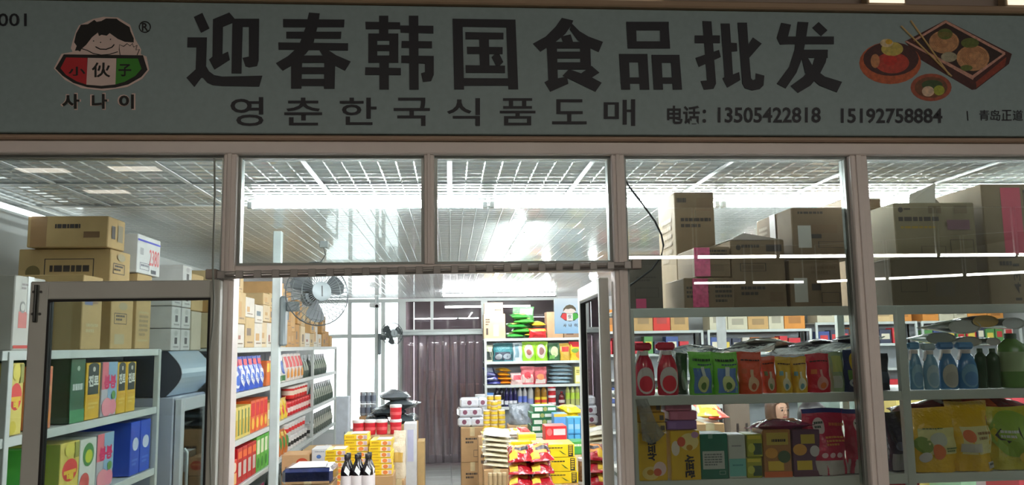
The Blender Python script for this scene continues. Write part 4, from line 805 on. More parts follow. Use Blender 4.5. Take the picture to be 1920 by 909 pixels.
for (xa, xb, z, nm, lb, h, c, dd, d) in [
 (24, 52, T1, 'juice_box', 'yellow pear juice box with a red disc beside the window, upper tier', .29, (222, 206, 110), PEAR, .25),
 (80, 106, T1, 'juice_box', 'orange fruit juice box by the door stile, upper tier', .27, (226, 140, 96), OR, .25),
 (139, 166, T1, 'liquor_box', 'tall dark green gift box with pale writing', .3, (48, 92, 64), [('F', 'l', .15, .42, .85, .6, (206, 214, 206), 1), ('F', 'e', .4, .8, .6, .88, (190, 206, 190)), ('F', 'r', 0, 0, 1, .2, (70, 140, 90))], .36),
 (168, 194, T1, 'liquor_box', 'yellow box with a dark arched label, alone beside the dark green gift box', .275, (226, 180, 50), JR, .25),
 (197, 225, T1, 'juice_box', 'pink and blue juice box with crimson letters, upper tier', .275, (190, 190, 196), BB, .25),
 (226, 242, T1, 'liquor_box', 'yellow box with a dark arched label beside the pink and blue box', .27, (226, 182, 50), JR, .25),
 (243, 260, T1, 'liquor_box', 'yellow box with a dark arched label, last on the upper tier', .27, (226, 182, 50), JR, .25),
 (8, 31, T2, 'juice_box', 'pale blue box with black brush writing beside the window, lower tier', .25, (150, 184, 214), [('F', 'l', .3, .3, .7, .8, (40, 50, 66), 4), ('F', 'r', .9, 0, 1, 1, (60, 120, 90))], .25),
 (70, 88, T2, 'juice_box', 'bright green narrow box beside the door stile', .28, (110, 220, 70), [('F', 'r', .6, 0, 1, 1, (90, 200, 60))], .2),
 (127, 162, T2, 'juice_box', 'yellow pear juice box with a red disc, lower tier', .27, (226, 206, 104), PEAR, .3),
 (163, 193, T2, 'juice_box', 'white box with a green watermelon disc and a pomegranate', .265, (222, 224, 216), [('F', 'e', .16, .5, .85, .92, (80, 140, 80)), ('F', 'e', .3, .56, .75, .8, (190, 200, 60)), ('F', 'e', .02, .06, .6, .4, (206, 90, 84))], .25),
 (194, 224, T2, 'juice_box', 'pink and blue juice box with crimson letters, lower tier', .27, (190, 190, 196), BB, .25),
 (255, 272, T2, 'liquor_box', 'blue box with white brush letters beside the pink and blue box', .29, (46, 84, 196), [('F', 'e', .2, .45, .85, .7, (206, 216, 236)), ('F', 'l', .2, .15, .8, .3, (110, 140, 220), 2)], .3),
 (273, 291, T2, 'liquor_box', 'blue box with white brush letters, last on the lower tier', .29, (46, 84, 196), [('F', 'e', .2, .45, .85, .7, (206, 216, 236)), ('F', 'l', .2, .15, .8, .3, (110, 140, 220), 2)], .3)]:
    aisle(AX, max(.235, yy(xa, AX)), yy(xb, AX), z, nm, lb, h, c, dd, d)
p = P(296, 893, 1.95)
bs = boxitem('carton', 'plain carton standing on the floor in front of the fridge side', 'carton', AX+.21, 1.77, 0, .36, .26, 1.04, KRAFT, (), 0, None, .75)
soft('snack_bag', 'orange shiny snack bag lying on the carton beside the fridge', 'bag', (AX+.17, 1.66, 1.075), .13, .24, .06, (228, 140, 50), [('r', .2, .2, .8, .7, (236, 180, 100))], 0, (math.radians(-90), 0, .5), 80, 'pillow', None, .12)
# long shelf, tier by tier: (kind, count, width, height, colour, marks)
def row(z, y0, spec, tier):
    y = y0
    for (kind, n, w, h, c, dd, desc, d) in spec:
        first = None
        for i in range(n):
            if y + w > 8.5: break
            for q in (4.56, 6.6):
                if y < q+.022 and y+w > q-.022: y = q+.024
            lab = '%s, %s tier of long side shelf, %s from fridge' % (desc, tier, ORD[min(i, 19)]); g = '%s, %s tier' % (desc, tier)
            X = BXX-.016-d/2; loc = (X, y+w/2, z+.0045)
            if first is not None: dup(first, lab, loc, first.rotation_euler.z, g)
            elif kind == 'box': first = boxitem('packet', lab, 'packet', *loc, w-.004, d, h, c, dd, math.pi/2, g, .35, .003, .2)
            elif kind == 'pouch': first = soft('pouch', lab, 'pouch', loc, w*.96, h, min(d, .07), c, dd, math.pi/2, None, 100+int(y*10), 'pouch', g)
            elif kind == 'tub': first = tub('tub', lab, 'tub', loc, w/2*.96, h, c, dd[0], dd[1], 14, g)
            elif kind == 'bottle': first = bottle('bottle', lab, 'bottle', loc, w/2*.95, h, c, dd[0], dd[1], .25, 0, g)
            y += w + .004
    return y
DET = [('e', .1, .1, .9, .62, (226, 232, 240)), ('e', .25, .18, .75, .5, (80, 120, 210)), ('r', .1, .74, .9, .92, (214, 50, 66))]
CAND = [('F', 'r', .1, .55, .9, .9, (240, 220, 90)), ('F', 'e', .2, .1, .8, .5, (236, 120, 50))]
row(T1, 2.74, [('pouch', 4, .17, .26, (70, 104, 190), DET, 'blue and white red-topped detergent pouch', .1), ('pouch', 5, .16, .27, (60, 92, 190), DET, 'deep blue detergent pouch with red crown', .1), ('box', 2, .1, .22, (226, 120, 50), CAND, 'orange candy packet', .14),
             ('pouch', 3, .2, .26, (226, 222, 214), [('e', .15, .3, .85, .8, (60, 90, 160)), ('r', .1, .05, .9, .25, (70, 120, 70))], 'white pouch with a blue disc', .1), ('pouch', 5, .19, .27, (222, 210, 200), [('r', .1, .5, .9, .9, (206, 60, 60)), ('e', .2, .1, .8, .45, (232, 160, 80))], 'white pouch with a red band', .1), ('pouch', 10, .15, .25, (60, 76, 64), [('r', .15, .3, .85, .7, (150, 160, 140))], 'dark seaweed pouch with pale label', .08)], 'top')
row(T2, 2.74, [('box', 2, .22, .2, (50, 90, 180), [('F', 'r', .1, .4, .9, .8, (150, 180, 230))], 'blue carton of biscuits', .2), ('box', 5, .1, .24, (226, 206, 110), [('F', 'r', .1, .1, .45, .9, (90, 120, 60)), ('F', 'r', .55, .1, .9, .6, (206, 170, 60))], 'yellow and green striped packet', .14), ('box', 4, .15, .26, (226, 100, 44), [('F', 'r', .08, .5, .92, .92, (206, 40, 44)), ('F', 'e', .2, .1, .8, .45, (240, 190, 70))], 'orange and red carton', .2), ('box', 3, .12, .2, (226, 190, 120), [('F', 'r', .1, .3, .9, .7, (236, 230, 200))], 'cream and amber packet', .14),
             ('pouch', 3, .16, .2, (226, 190, 50), [('e', .2, .2, .8, .7, (206, 60, 50))], 'yellow noodle pouch', .08), ('tub', 9, .15, .14, (196, 40, 46), ((206, 60, 60), ((226, 200, 190), .25, .6)), 'red sauce tub', .15), ('pouch', 11, .15, .25, (70, 84, 72), [('r', .15, .3, .85, .7, (160, 166, 150))], 'grey-green seaweed pouch', .08)], 'second')
row(T2+.158, 5.53, [('tub', 6, .15, .13, (206, 50, 44), ((222, 214, 206), ((236, 214, 190), .3, .65)), 'red sauce tub stacked on another', .15)], 'second')
row(T3, 2.74, [('box', 4, .14, .2, (226, 60, 44), [('F', 'r', .1, .1, .9, .5, (240, 190, 120)), ('F', 'e', .2, .55, .8, .9, (236, 220, 190))], 'red and peach carton', .2), ('box', 4, .15, .27, (190, 34, 40), [('F', 'r', .2, .2, .8, .6, (206, 190, 180)), ('F', 'r', .1, .7, .9, .9, (226, 110, 60))], 'tall red carton with a pale panel', .2), ('box', 5, .14, .29, (96, 180, 70), [('F', 'r', .15, .5, .85, .9, (220, 226, 190)), ('F', 'e', .2, .1, .8, .4, (60, 130, 50))], 'green carton', .2),
             ('pouch', 4, .16, .24, (206, 120, 60), [('e', .15, .2, .85, .7, (90, 140, 70)), ('r', .1, .74, .9, .9, (226, 200, 90))], 'orange and green pouch', .09), ('tub', 9, .15, .13, (226, 222, 216), ((228, 226, 222), ((50, 48, 44), .3, .6)), 'white tub with a black band', .15), ('pouch', 11, .15, .24, (84, 92, 80), [('r', .15, .3, .85, .7, (170, 170, 156))], 'dull green seaweed pouch', .08)], 'third')
row(T3+.145, 5.26, [('tub', 7, .15, .13, (222, 216, 210), ((226, 226, 222), ((206, 50, 50), .3, .6)), 'stacked white tub with red band', .15)], 'third')
row(.5, 2.74, [('pouch', 4, .18, .22, (226, 190, 60), [('e', .2, .2, .8, .7, (206, 70, 90))], 'yellow and pink snack pouch', .1), ('pouch', 5, .2, .2, (200, 70, 120), [('r', .2, .3, .8, .7, (236, 210, 220))], 'magenta snack pouch', .1), ('pouch', 9, .2, .25, (60, 74, 66), [('r', .2, .3, .8, .7, (140, 150, 140))], 'dark herb pouch', .1)], 'fourth')
# ------------------------------------------------------------------ poles and wall fans
def fan(label, loc, yaw, s=1., tilt=.12, wire=.0019):
    t = thing('wall_fan', label, 'fan', loc, 0)
    GB = M((120, 130, 132), .45, .1, .06, 8); GD = M((66, 72, 74), .4, .1); GC = M((104, 112, 112), .3, .3)
    MB().cbox(.012, .05, -.045, .045, -.2, .12, .012).obj('wall_bracket', GB, t)
    MB().cbox(.05, .13, -.028, .028, .02, .085, .01).obj('arm', GB, t)
    h = bpy.data.objects.new('fan_head', None)
    Rm = Matrix.Translation((.25*s, -.05, .13*s)) @ Matrix.Rotation(yaw, 4, 'Z') @ Matrix.Rotation(-tilt, 4, 'X')
    def put(mb, nm, mat, parent=t, smooth=True):
        mb.v = [tuple(Rm @ (Vector(v)*s)) for v in mb.v]; return mb.obj(nm, mat, parent, smooth=smooth)
    put(MB().lathe([(.02, .02), (.062, .03), (.07, .09), (.055, .15), (.02, .165)], 16, axis='y'), 'motor_housing', GB)
    put(MB().lathe([(.018, -.065), (.04, -.055), (.045, -.02), (.045, .015)], 16, axis='y'), 'hub', GD)
    for k in range(3):
        a = 2*math.pi*k/3 + .4; mb = MB(); vs = []
        for i, (rr_, da, db) in enumerate([(.04, -.25, .25), (.09, -.42, .40), (.14, -.48, .46), (.175, -.38, .42), (.19, -.1, .25)]):
            for (ang, yo) in ((a+da, -.045), (a+(da+db)/2, -.03), (a+db, -.012)): vs.append((rr_*math.cos(ang), yo, rr_*math.sin(ang)))
        vs += [(x, yv+.003, z) for x, yv, z in vs]; n = 15
        fs = [(i*3+j, i*3+j+1, i*3+j+4, i*3+j+3) for i in range(4) for j in range(2)]
        fs += [tuple(n+q for q in f[::-1]) for f in fs]
        ed = [0, 3, 6, 9, 12, 13, 14, 11, 8, 5, 2, 1]
        fs += [(ed[i], ed[(i+1) % 12], n+ed[(i+1) % 12], n+ed[i]) for i in range(12)]
        put(mb.add(vs, fs), 'blade', GD)
    fg = MB(); R = .212
    for k in range(40):
        a = 2*math.pi*k/40
        fg.tube([(rr_*math.cos(a), yv, rr_*math.sin(a)) for rr_, yv in ((.055, -.115), (.12, -.11), (.18, -.09), (R, -.03))], wire, 4)
    g = put(fg, 'front_guard', GC, smooth=False)
    rg = MB()
    for k in range(40):
        a = 2*math.pi*(k+.5)/40
        rg.tube([(rr_*math.cos(a), yv, rr_*math.sin(a)) for rr_, yv in ((.06, .05), (.14, .045), (R, -.03))], wire, 4)
    put(rg, 'rear_guard', GC, smooth=False)
    for rr_, yv, w in ((R, -.03, .004), (.13, -.109, wire), (.185, -.088, wire)):
        put(MB().tube([(rr_*math.cos(.19635*k), yv, rr_*math.sin(.19635*k)) for k in range(33)], w, 6), 'guard_ring', GD if w > .003 else GC, g)
    put(MB().lathe([(.062, -.112), (.064, -.118), (.05, -.123), (.01, -.124)], 20, axis='y'), 'badge', GB, g)
    put(MB().cbox(-.004, .004, -.1255, -.1235, -.035, .035, .001), 'badge_mark', M((40, 44, 46)), g)
    return t
PX = -1.12
py1 = yy(518.5, PX, 600); py2 = yy(706, PX, 640)
for k, (py, lab) in enumerate(((py1, 'pale grey square steel pole carrying the large fan, near the doorway'), (py2, 'pale grey square steel pole carrying the small fan, near the back windows'))):
    t = thing('steel_pole', lab, 'pole', (PX, py, 0))
    MB().cbox(-.027, .027, -.027, .027, .012, CEIL-.002, .004).obj('shaft', M((196, 206, 204), .4, .1), t); MB().cbox(-.06, .06, -.06, .06, 0, .012, .003).obj('foot_plate', ALU, t)
zf = P(540, 590, py1).z
fan('large grey wall fan with a wire guard, mounted on the pole near the doorway', (PX+.015, py1-.01, zf), math.radians(28), .97)
fan('smaller grey wall fan on the pole near the back windows', (PX+.015, py2-.01, P(710, 640, py2).z), math.radians(30), .84, .12, .0036)
t = thing('security_camera', 'white security camera under the ceiling beside the small fan pole', 'camera', (PX+.02, py2-.09, P(700, 575, py2).z))
MB().cbox(-.11, .04, -.12, .05, -.02, .05, .012).obj('housing', M(WHITE, .4), t); MB().lathe([(.024, -.135), (.026, -.11)], 12, (.0, 0, .0), 'y').obj('lens', M((20, 20, 24), .1), t)
MB().tube([(-.03, .0, .05), (-.03, .02, CEIL-P(700, 575, py2).z-.002)], .01, 8).obj('mount', M(WHITE, .4), t)
t = thing('power_socket', 'small white ceiling socket with dangling cable above the large fan', 'socket', (PX+.22, py1+.5, CEIL-.001))
MB().cbox(-.03, .03, -.02, .02, -.05, -.001, .004).obj('body', M((150, 156, 156)), t)
MB().tube([(0, 0, -.05), (.01, 0, -.1), (-.02, 0, -.15), (-.1, -.2, -.22), (-.2, -.45, -.28)], .004, 6).obj('cable', M((70, 74, 76)), t)
# ================================================================== back of the shop
# strip curtain, every strip its own part
sc_ = thing('strip_curtain', 'smoky clear plastic strip curtain filling the back doorway', 'curtain', (0, YB-.05, 0))
nst = 10; sw = (xd1-xd0)/nst
MB().cbox(xd0-.02, xd1+.02, -.02, .025, zt-.06, zt-.005, .004).obj('hanging_rail', ALU, sc_)
for k in range(nst):
    a = xd0 + sw*k - .018; b = a + sw + .036; o_ = .012 if k % 2 else -.004; vs = []; n = 8
    for j in range(13):
        z = .06 + (zt-.12)*j/12
        for i in range(n+1):
            f = i/n; vs.append((a + (b-a)*f, -.03 + o_ + .016*math.sin(math.pi*f)*(1 if k % 3 else -1) + .006*math.sin(z*5 + k*1.7), z))
    fs = [(j*(n+1)+i, j*(n+1)+i+1, (j+1)*(n+1)+i+1, (j+1)*(n+1)+i) for j in range(12) for i in range(n)]
    o = MB().add(vs, fs).obj('strip', STRIP, sc_, smooth=True)
    md = o.modifiers.new('thickness', 'SOLIDIFY'); md.thickness = .002
# back shelves facing the street
BY = 8.8; U1, U2, U3, U4 = P(1000, 634, BY).z, P(1000, 677, BY).z, P(1000, 721, BY).z, P(1000, 762, BY).z
bx0, bx1 = P(908, 700, BY).x, P(1108, 700, BY).x
shelves('back_shelf', 'white steel shelf of packets beside the strip curtain, facing the doorway', bx0, bx1, BY, BY+.45, (U1, U2, U3, U4, .6, .12), (bx0+.02, bx1-.02), 'F')
for k in range(4):
    a = bx1 + .12 + 1.68*k
    shelves('back_shelf', 'far white shelf seen through the window display, %s beyond the doorway shelf' % ORD[k], a, a+1.62, BY+.1, BY+.5, ((2.06, 1.72, 1.36, 1.0, .6, .12) if k < 2 else (2.15, 1.82, 1.45, 1.1, .6, .12)), (a+.02, a+1.6), 'F')
def fsp(xa, xb, z, Y=BY): return (P(xa, 700, Y).x + P(xb, 700, Y).x)/2, P(xb, 700, Y).x - P(xa, 700, Y).x
def fbox(label, xa, xb, z, h, c, dd=(), d=.3, Y=BY+.02, name='packet', cat='packet', group=None):
    x, w = fsp(xa, xb, z, Y); return boxitem(name, label, cat, x, Y+d/2, z+.0045, w-.004, d, h, c, dd, 0, group, .5)
def fpou(label, xa, xb, z, h, c, dd=(), t=.1, Y=BY+.06, kind='pouch', seed=1, name='pouch', group=None, rot=None, dz=0., rz=0):
    x, w = fsp(xa, xb, z, Y); return soft(name, label, 'pouch', (x, Y, z+.0045+dz), w, h, t, c, dd, rz, rot, seed, kind, group)
# top of the shelf
fbox('kraft carton with black marks and a white slip on the shelf beside the curtain', 908, 949, U1, .36, (186, 160, 122), [('F', 'r', .1, .15, .2, .42, BK), ('F', 'r', .45, .1, .68, .55, (222, 222, 216)), ('F', 'r', .76, .68, .96, .92, (210, 204, 190)), ('F', 'l', .08, .5, .28, .8, BK, 3)], .4, BY+.02, 'carton', 'carton')
x, w = fsp(910, 945, U1, BY); boxitem('carton', 'small tan carton on the marked kraft carton beside the curtain', 'carton', x, BY+.2, U1+.366, w, .32, .165, (206, 180, 142), [('F', 'l', .55, .2, .9, .4, BK, 1)], 0, None, .7)
for k, (xa, xb, dz, c, rz) in enumerate([(952, 985, 0, (60, 140, 60), .1), (960, 1000, .07, (70, 160, 60), -.1), (955, 992, .14, (50, 130, 56), .15), (965, 1003, .21, (80, 170, 70), -.12), (962, 996, .28, (56, 136, 56), .1), (985, 1022, .02, (226, 190, 60), -.2), (1000, 1026, .16, (220, 180, 50), .1)]):
    fpou('%s snack bag lying in the pile on the back shelf, %s from the bottom' % ('green' if k < 5 else 'golden', ORD[k if k < 5 else k-5]), xa, xb, U1, .3, c, [('r', .2, .3, .8, .7, (206, 214, 120))], .07, BY+.04, 'pillow', 200+k, 'snack_bag', 'snack bags piled on the back shelf', (math.radians(-82), 0, rz), dz+.03)
fpou('large green bag with a clear window standing behind the snack pile', 963, 1003, U1, .47, (70, 130, 70), [('r', .35, .75, .95, .95, (170, 186, 180))], .08, BY+.36, 'pouch', 209)
fpou('red bag with yellow edge lying in front of the golden snack bags', 993, 1026, U1, .14, (214, 36, 40), [('r', .05, .7, .95, .95, (236, 200, 70))], .1, BY+.03, 'pillow', 210)
fbox('plain brown carton behind the hanging logo sign', 1027, 1058, U1, .38, (176, 140, 104), (), .3, BY+.06, 'carton', 'carton')
fbox('low brown carton under the hanging logo sign', 1059, 1104, U1, .14, (150, 120, 92), [('F', 'r', .1, .3, .4, .7, (90, 60, 50))], .3, BY+.06, 'carton', 'carton')
# tier 1
T = [(909, 924, .24, (196, 200, 170), [('r', .1, .1, .9, .6, (40, 50, 46))], 'pale pouch with a dark mussel picture'), (925, 963, .27, (40, 110, 116), [('r', .06, .06, .94, .5, (46, 52, 66)), ('e', .1, .1, .45, .4, (150, 156, 160)), ('e', .5, .12, .9, .42, (140, 150, 156))], 'wide teal pouch with dark shells'), (962, 981, .27, (190, 206, 212), [('r', .2, .2, .6, .9, (110, 140, 150))], 'silver pouch leaning'), (979, 1005, .28, (150, 206, 50), [('e', .16, .12, .84, .88, (206, 196, 180)), ('e', .3, .3, .7, .6, (150, 90, 80))], 'lime green framed pouch, larger one'), (1003, 1028, .28, (154, 208, 52), [('e', .16, .12, .84, .88, (206, 196, 180)), ('e', .3, .3, .7, .7, (130, 90, 84))], 'lime green framed pouch, beside dark green one'), (1028, 1052, .26, (50, 96, 56), [('e', .2, .2, .8, .8, (190, 200, 150)), ('r', .1, .1, .5, .3, (110, 170, 80))], 'dark green pouch with pale oval'), (1050, 1070, .25, (216, 176, 70), [('r', .15, .5, .85, .8, (206, 60, 50))], 'amber pouch with a red band'), (1068, 1104, .27, (236, 200, 50), [('r', 0, .72, 1, 1, (206, 30, 40)), ('e', .3, .08, .9, .5, (232, 140, 60)), ('e', .1, .4, .5, .65, (120, 160, 60))], 'wide yellow and red dumpling pouch')]
for k, (xa, xb, h, c, dd, lb) in enumerate(T): fpou(lb + ', upper tier of the back shelf', xa, xb, U2, h, c, dd, .09, BY+.06, 'pouch', 220+k)
# tier 2
for k in range(3): fpou('dark blue bag sprawled at the curtain end of the middle tier, %s' % ('lowest', 'middle', 'topmost')[k], 909, 938 - 4*k, U3, .22, (44, 50, 120), [('r', .2, .2, .8, .7, (170, 180, 206))], .07, BY+.04, 'pillow', 240+k, 'bag', 'dark blue bags on the back shelf', (math.radians(-75+8*k), 0, .15*(k-1)), .02+.06*k)
for k in range(4): fpou('orange snack bag in the heap on the middle back tier, %s' % ('lowest', 'second up', 'third up', 'topmost')[k], 928 + 3*k, 957 + 3*(k % 2), U3, .24, (236, 140 + 12*k, 40), [('r', .2, .3, .8, .7, (240, 200, 90))], .05, BY+.05, 'pillow', 245+k, 'snack_bag', 'orange bags on the back shelf', (math.radians(-86), .03*k, .2*(k-1.5)), .025+.06*k)
for k, (xa, xb, h, c, dd, lb) in enumerate([(957, 982, .17, (222, 190, 186), [('r', .2, .4, .8, .8, (206, 80, 90))], 'pale pink packet lying low'), (976, 1002, .26, (214, 110, 116), [('r', .1, .1, .9, .55, (226, 206, 196)), ('e', .25, .3, .75, .7, (206, 60, 70))], 'pink rice cake pouch'), (1001, 1025, .25, (196, 90, 96), [('r', .1, .05, .9, .3, (226, 214, 206)), ('e', .2, .25, .8, .6, (222, 140, 90))], 'red and white pouch beside the pale blue stack')]): fpou(lb + ', middle tier of the back shelf', xa, xb, U3, h, c, dd, .09, BY+.06, 'pouch', 250+k)
for k in range(5): fpou('pale blue packet in the leaning stack on the middle back tier, %s from the bottom' % ORD[k], 1026 + 2*k, 1068 + 3*k if k < 3 else 1074, U3, .26, (170, 200, 214), [('r', .15, .1, .85, .45, (226, 232, 232)), ('r', .2, .55, .8, .8, (70, 120, 140))], .045, BY+.05, 'pillow', 260+k, 'packet', 'pale blue packets on the back shelf', (math.radians(-88), .03, .1*(k-2)), .025+.056*k)
for k in range(2): fbox('cream box with yellow print at the end of the middle back tier, %s' % ('inner', 'outer')[k], 1078+13*k, 1091+13*k, U3, .24, (232, 222, 130), [('F', 'r', .1, .1, .9, .5, (238, 236, 210)), ('F', 'l', .2, .6, .8, .8, (150, 140, 60), 2)], .2, BY+.02, 'packet', 'packet', 'cream boxes on the back shelf')
# tier 3 bottles
fbox('small blue box at the curtain end of the bottle tier', 909, 925, U4, .2, (90, 140, 206), [('F', 'e', .2, .2, .8, .7, (220, 230, 240))], .2)
def fbot(label, x0, n, dx, h, c, cap, lab, lab2=None, group=None):
    first = None
    for i in range(n):
        p = P(x0 + dx*(i+.5), 700, BY+.07).x; r = (P(x0+dx, 700, BY).x - P(x0, 700, BY).x)/2*.94
        lb = label + (', ' + ORD[i] + ' from the curtain' if n > 1 else '')
        if first is None: first = bottle('bottle', lb, 'bottle', (p, BY+.07, U4+.0045), r, h, c, cap, lab, .28, 0, group, .12, lab2, 12)
        else: dup(first, lb, (p, BY+.07, U4+.0045), 0, group)
fbot('dark sauce bottle with a white label on the bottle tier', 926, 2, 9, .3, (28, 24, 40), (30, 30, 50), ((222, 222, 226), .1, .32), None, 'dark sauce bottles')
fbot('navy bottle with a white label on the bottle tier', 945, 3, 8, .28, (34, 30, 84), (60, 50, 130), ((222, 224, 230), .1, .3), None, 'navy bottles')
fbot('clear bottle with red cap and blue disc on the bottle tier', 970, 2, 9, .29, (190, 190, 190), (206, 40, 50), ((90, 110, 190), .2, .5), None, 'clear red-capped bottles')
fbot('clear white-capped bottle on the bottle tier', 988, 1, 12, .31, (180, 180, 176), (226, 226, 226), ((130, 140, 190), .1, .35))
fbot('amber bottle with a yellow label on the bottle tier', 1001, 2, 12, .32, (150, 110, 40), (230, 200, 40), ((230, 206, 50), .08, .4), ((206, 60, 50), .15, .28), 'amber yellow-labelled bottles')
for k in range(3):
    p = P(1034, 700, BY+.07).x; tub('tin', 'red and white tin stacked on the bottle tier, %s' % ('bottom', 'middle', 'top')[k], 'tin', (p, BY+.08, U4+.0045+.1*k), .058, .097, (196, 36, 46), (200, 60, 60), ((228, 222, 220), .15, .5), 14, 'stacked red tins', .12, 1)
fbot('short dark red bottle on the bottle tier', 1046, 1, 12, .2, (90, 24, 30), (130, 30, 34), ((190, 180, 176), .2, .4))
fbot('oil bottle with lime label on the bottle tier', 1059, 3, 9, .3, (176, 180, 110), (206, 200, 50), ((170, 200, 60), .3, .6), None, 'lime-labelled oil bottles')
fbot('oil bottle with green and white label on the bottle tier', 1087, 2, 9, .31, (176, 180, 120), (236, 206, 40), ((110, 160, 90), .08, .32), ((222, 226, 200), .32, .42), 'green-labelled oil bottles')
# far shelves beyond the window display: cartons on top, coloured packs below
rr = random.Random(5)
for k in range(4):
    a = bx1 + .12 + 1.68*k; y0 = BY+.12; z = (2.06 if k < 2 else 2.15)+.0045; x = a+.05; i = 0
    while x < a+1.3:
        w = rr.uniform(.22, .34); h = rr.uniform(.22, .36); c = rr.choice([(206, 166, 110), (222, 190, 140), (214, 206, 180), (226, 70, 60), (226, 150, 70)])
        boxitem('carton', '%s carton on the far shelf top, %s box of %s shelf beyond the doorway' % (('tan', 'pale')[c[2] > 135] if c[0] < 224 else 'bright', ORD[i], ORD[k]), 'carton', x+w/2, y0+.18, z, w-.01, .34, h, c, [('F', 'r', .2, .3, .8, .7, tuple(int(v*.8) for v in c))], 0, 'cartons on the far shelf tops', .7); x += w; i += 1
    for tz, nm in (((1.72 if k < 2 else 1.82), 'first'), ((1.0 if k < 2 else 1.1), 'third')):
        x = a+.06; i = 0
        while x < a+1.4:
            w = rr.uniform(.12, .2); h = rr.uniform(.16, .26); c = rr.choice([(226, 190, 50), (206, 50, 60), (70, 90, 150), (222, 214, 200), (90, 150, 80), (60, 64, 84), (226, 130, 60)])
            boxitem('packet', '%s packet, %s tier of far shelf, %s on %s shelf beyond doorway' % ('coloured', nm, ORD[i], ORD[k]), 'packet', x+w/2, y0+.12, tz+.0045, w-.01, .2, h, c, [('F', 'r', .15, .3, .85, .7, rr.choice([(236, 226, 200), (206, 60, 60), (240, 210, 90)]))], 0, 'packets on the far shelves', .5); x += w+.01; i += 1
t = thing('round_column', 'round white column standing in the middle of the shop', 'column', (P(1352, 610, 7.2).x, 7.2, 0))
MB().lathe([(.1, .02), (.06, .03), (.06, CEIL-.02), (.075, CEIL-.002)], 20).obj('shaft', M(WHITE, .4), t, smooth=True); MB().lathe([(.11, 0), (.11, .02)], 20).obj('base', M((190, 190, 190)), t)
# logo sign hanging from the ceiling
HY = 6.8; p = P(1068, 592, HY); sw_ = P(1097, 592, HY).x - P(1040, 592, HY).x; sh_ = P(1068, 559, HY).z - P(1068, 625, HY).z
hs = thing('hanging_sign', 'pale blue square sign with shield emblem hanging before the back shelf', 'sign', (p.x, HY, p.z-sh_/2))
gm = bpy.data.materials.new('printed_blue_fade'); gm.use_nodes = True; nt = gm.node_tree; b = nt.nodes['Principled BSDF']
tc = nt.nodes.new('ShaderNodeTexCoord'); sx_ = nt.nodes.new('ShaderNodeSeparateXYZ'); cr = nt.nodes.new('ShaderNodeValToRGB')
nt.links.new(tc.outputs['Generated'], sx_.inputs[0]); nt.links.new(sx_.outputs['Z'], cr.inputs[0]); nt.links.new(cr.outputs[0], b.inputs['Base Color'])
cr.color_ramp.elements[0].color = lin((140, 190, 226)) + (1,); cr.color_ramp.elements[1].color = lin((214, 228, 236)) + (1,); b.inputs['Roughness'].default_value = .4
MB().cbox(-sw_/2, sw_/2, -.012, .012, 0, sh_, .002).obj('panel', gm, hs)
sf = boxface(sw_, .024, sh_, 'F', .001)
HSH = [(0, .5), (.1, .95), (.9, .95), (1, .5), (.75, .1), (.5, 0), (.25, .1)]
decal(hs, sf, ('p', .19, .34, .81, .6, (40, 40, 36), HSH))
sf2 = boxface(sw_, .024, sh_, 'F', .002)
for nm, a0, a1, c, pl in (('red_field', .21, .4, (214, 50, 54), [(0, .5), (.3, .92), (1, .92), (1, .12), (.5, .2)]), ('white_field', .4, .6, (236, 236, 230), [(0, .92), (1, .92), (1, .05), (0, .05)]), ('green_field', .6, .79, (70, 176, 60), [(0, .92), (.7, .92), (1, .5), (.5, .2), (0, .12)])):
    q = decal(hs, sf2, ('p', a0, .35, a1, .59, c, pl)); q.name = nm
q = decal(hs, sf2, ('p', .3, .56, .7, .72, (236, 224, 216), [(math.cos(i*.314), .5+.5*math.sin(i*.314)) if 0 else (.5+.5*math.cos(i*.3142), .5+.5*math.sin(i*.3142)) for i in range(20)])); q.name = 'face'
sf3 = boxface(sw_, .024, sh_, 'F', .003)
q = decal(hs, sf3, ('p', .28, .62, .72, .82, (96, 84, 60), [(0, 0), (.05, .45), (.25, .85), (.5, 1), (.75, .88), (.95, .5), (1, 0), (.8, .35), (.6, .45), (.4, .35), (.2, .4)])); q.name = 'hair'
for i, s in enumerate('사나이'): decal(hs, sf2, ('t', .28+.18*i, .18, .38+.18*i, .28, (60, 60, 66), s, .035))
for i, s in enumerate('伙'): decal(hs, sf3, ('t', .45, .42, .55, .54, (40, 40, 40), s, .02))
for s in (-1, 1): MB().tube([(s*sw_*.4, 0, sh_), (s*sw_*.4, 0, CEIL-p.z+sh_/2-.001)], .003, 6).obj('hanging_wire', ALU, hs)
# ================================================================== goods heaped along the aisle
def dpt(d): return CAM.y + d
def base(label, xa, xb, d, dep, top, n=2, c=(176, 142, 100)):
    """cartons standing on the floor that carry a heap; top is the height of the heap's foot"""
    Y = dpt(d); x0, x1 = P(xa, 850, Y).x, P(xb, 850, Y).x; h = top/n
    for k in range(n):
        boxitem('carton', label + (', lower one' if k == 0 else ', upper one') if n == 2 else label + ', %s from the floor' % ORD[k], 'carton', (x0+x1)/2, Y+dep/2, k*h + (.001 if k else 0), x1-x0-.006, dep, h-.002, c, [('F', 'l', .2, .5, .7, .7, BK, 2), ('F', 'f', .55, .15, .9, .35, BK, .04)], 0, 'cartons carrying the aisle heaps', .75, .004, 0, ('y', (206, 190, 150), .75))
def hz(y, d): return P(845, y, dpt(d)).z
def span(xa, xb, d): a, b = P(xa, 850, dpt(d)).x, P(xb, 850, dpt(d)).x; return (a+b)/2, b-a
YEL = (238, 202, 40)
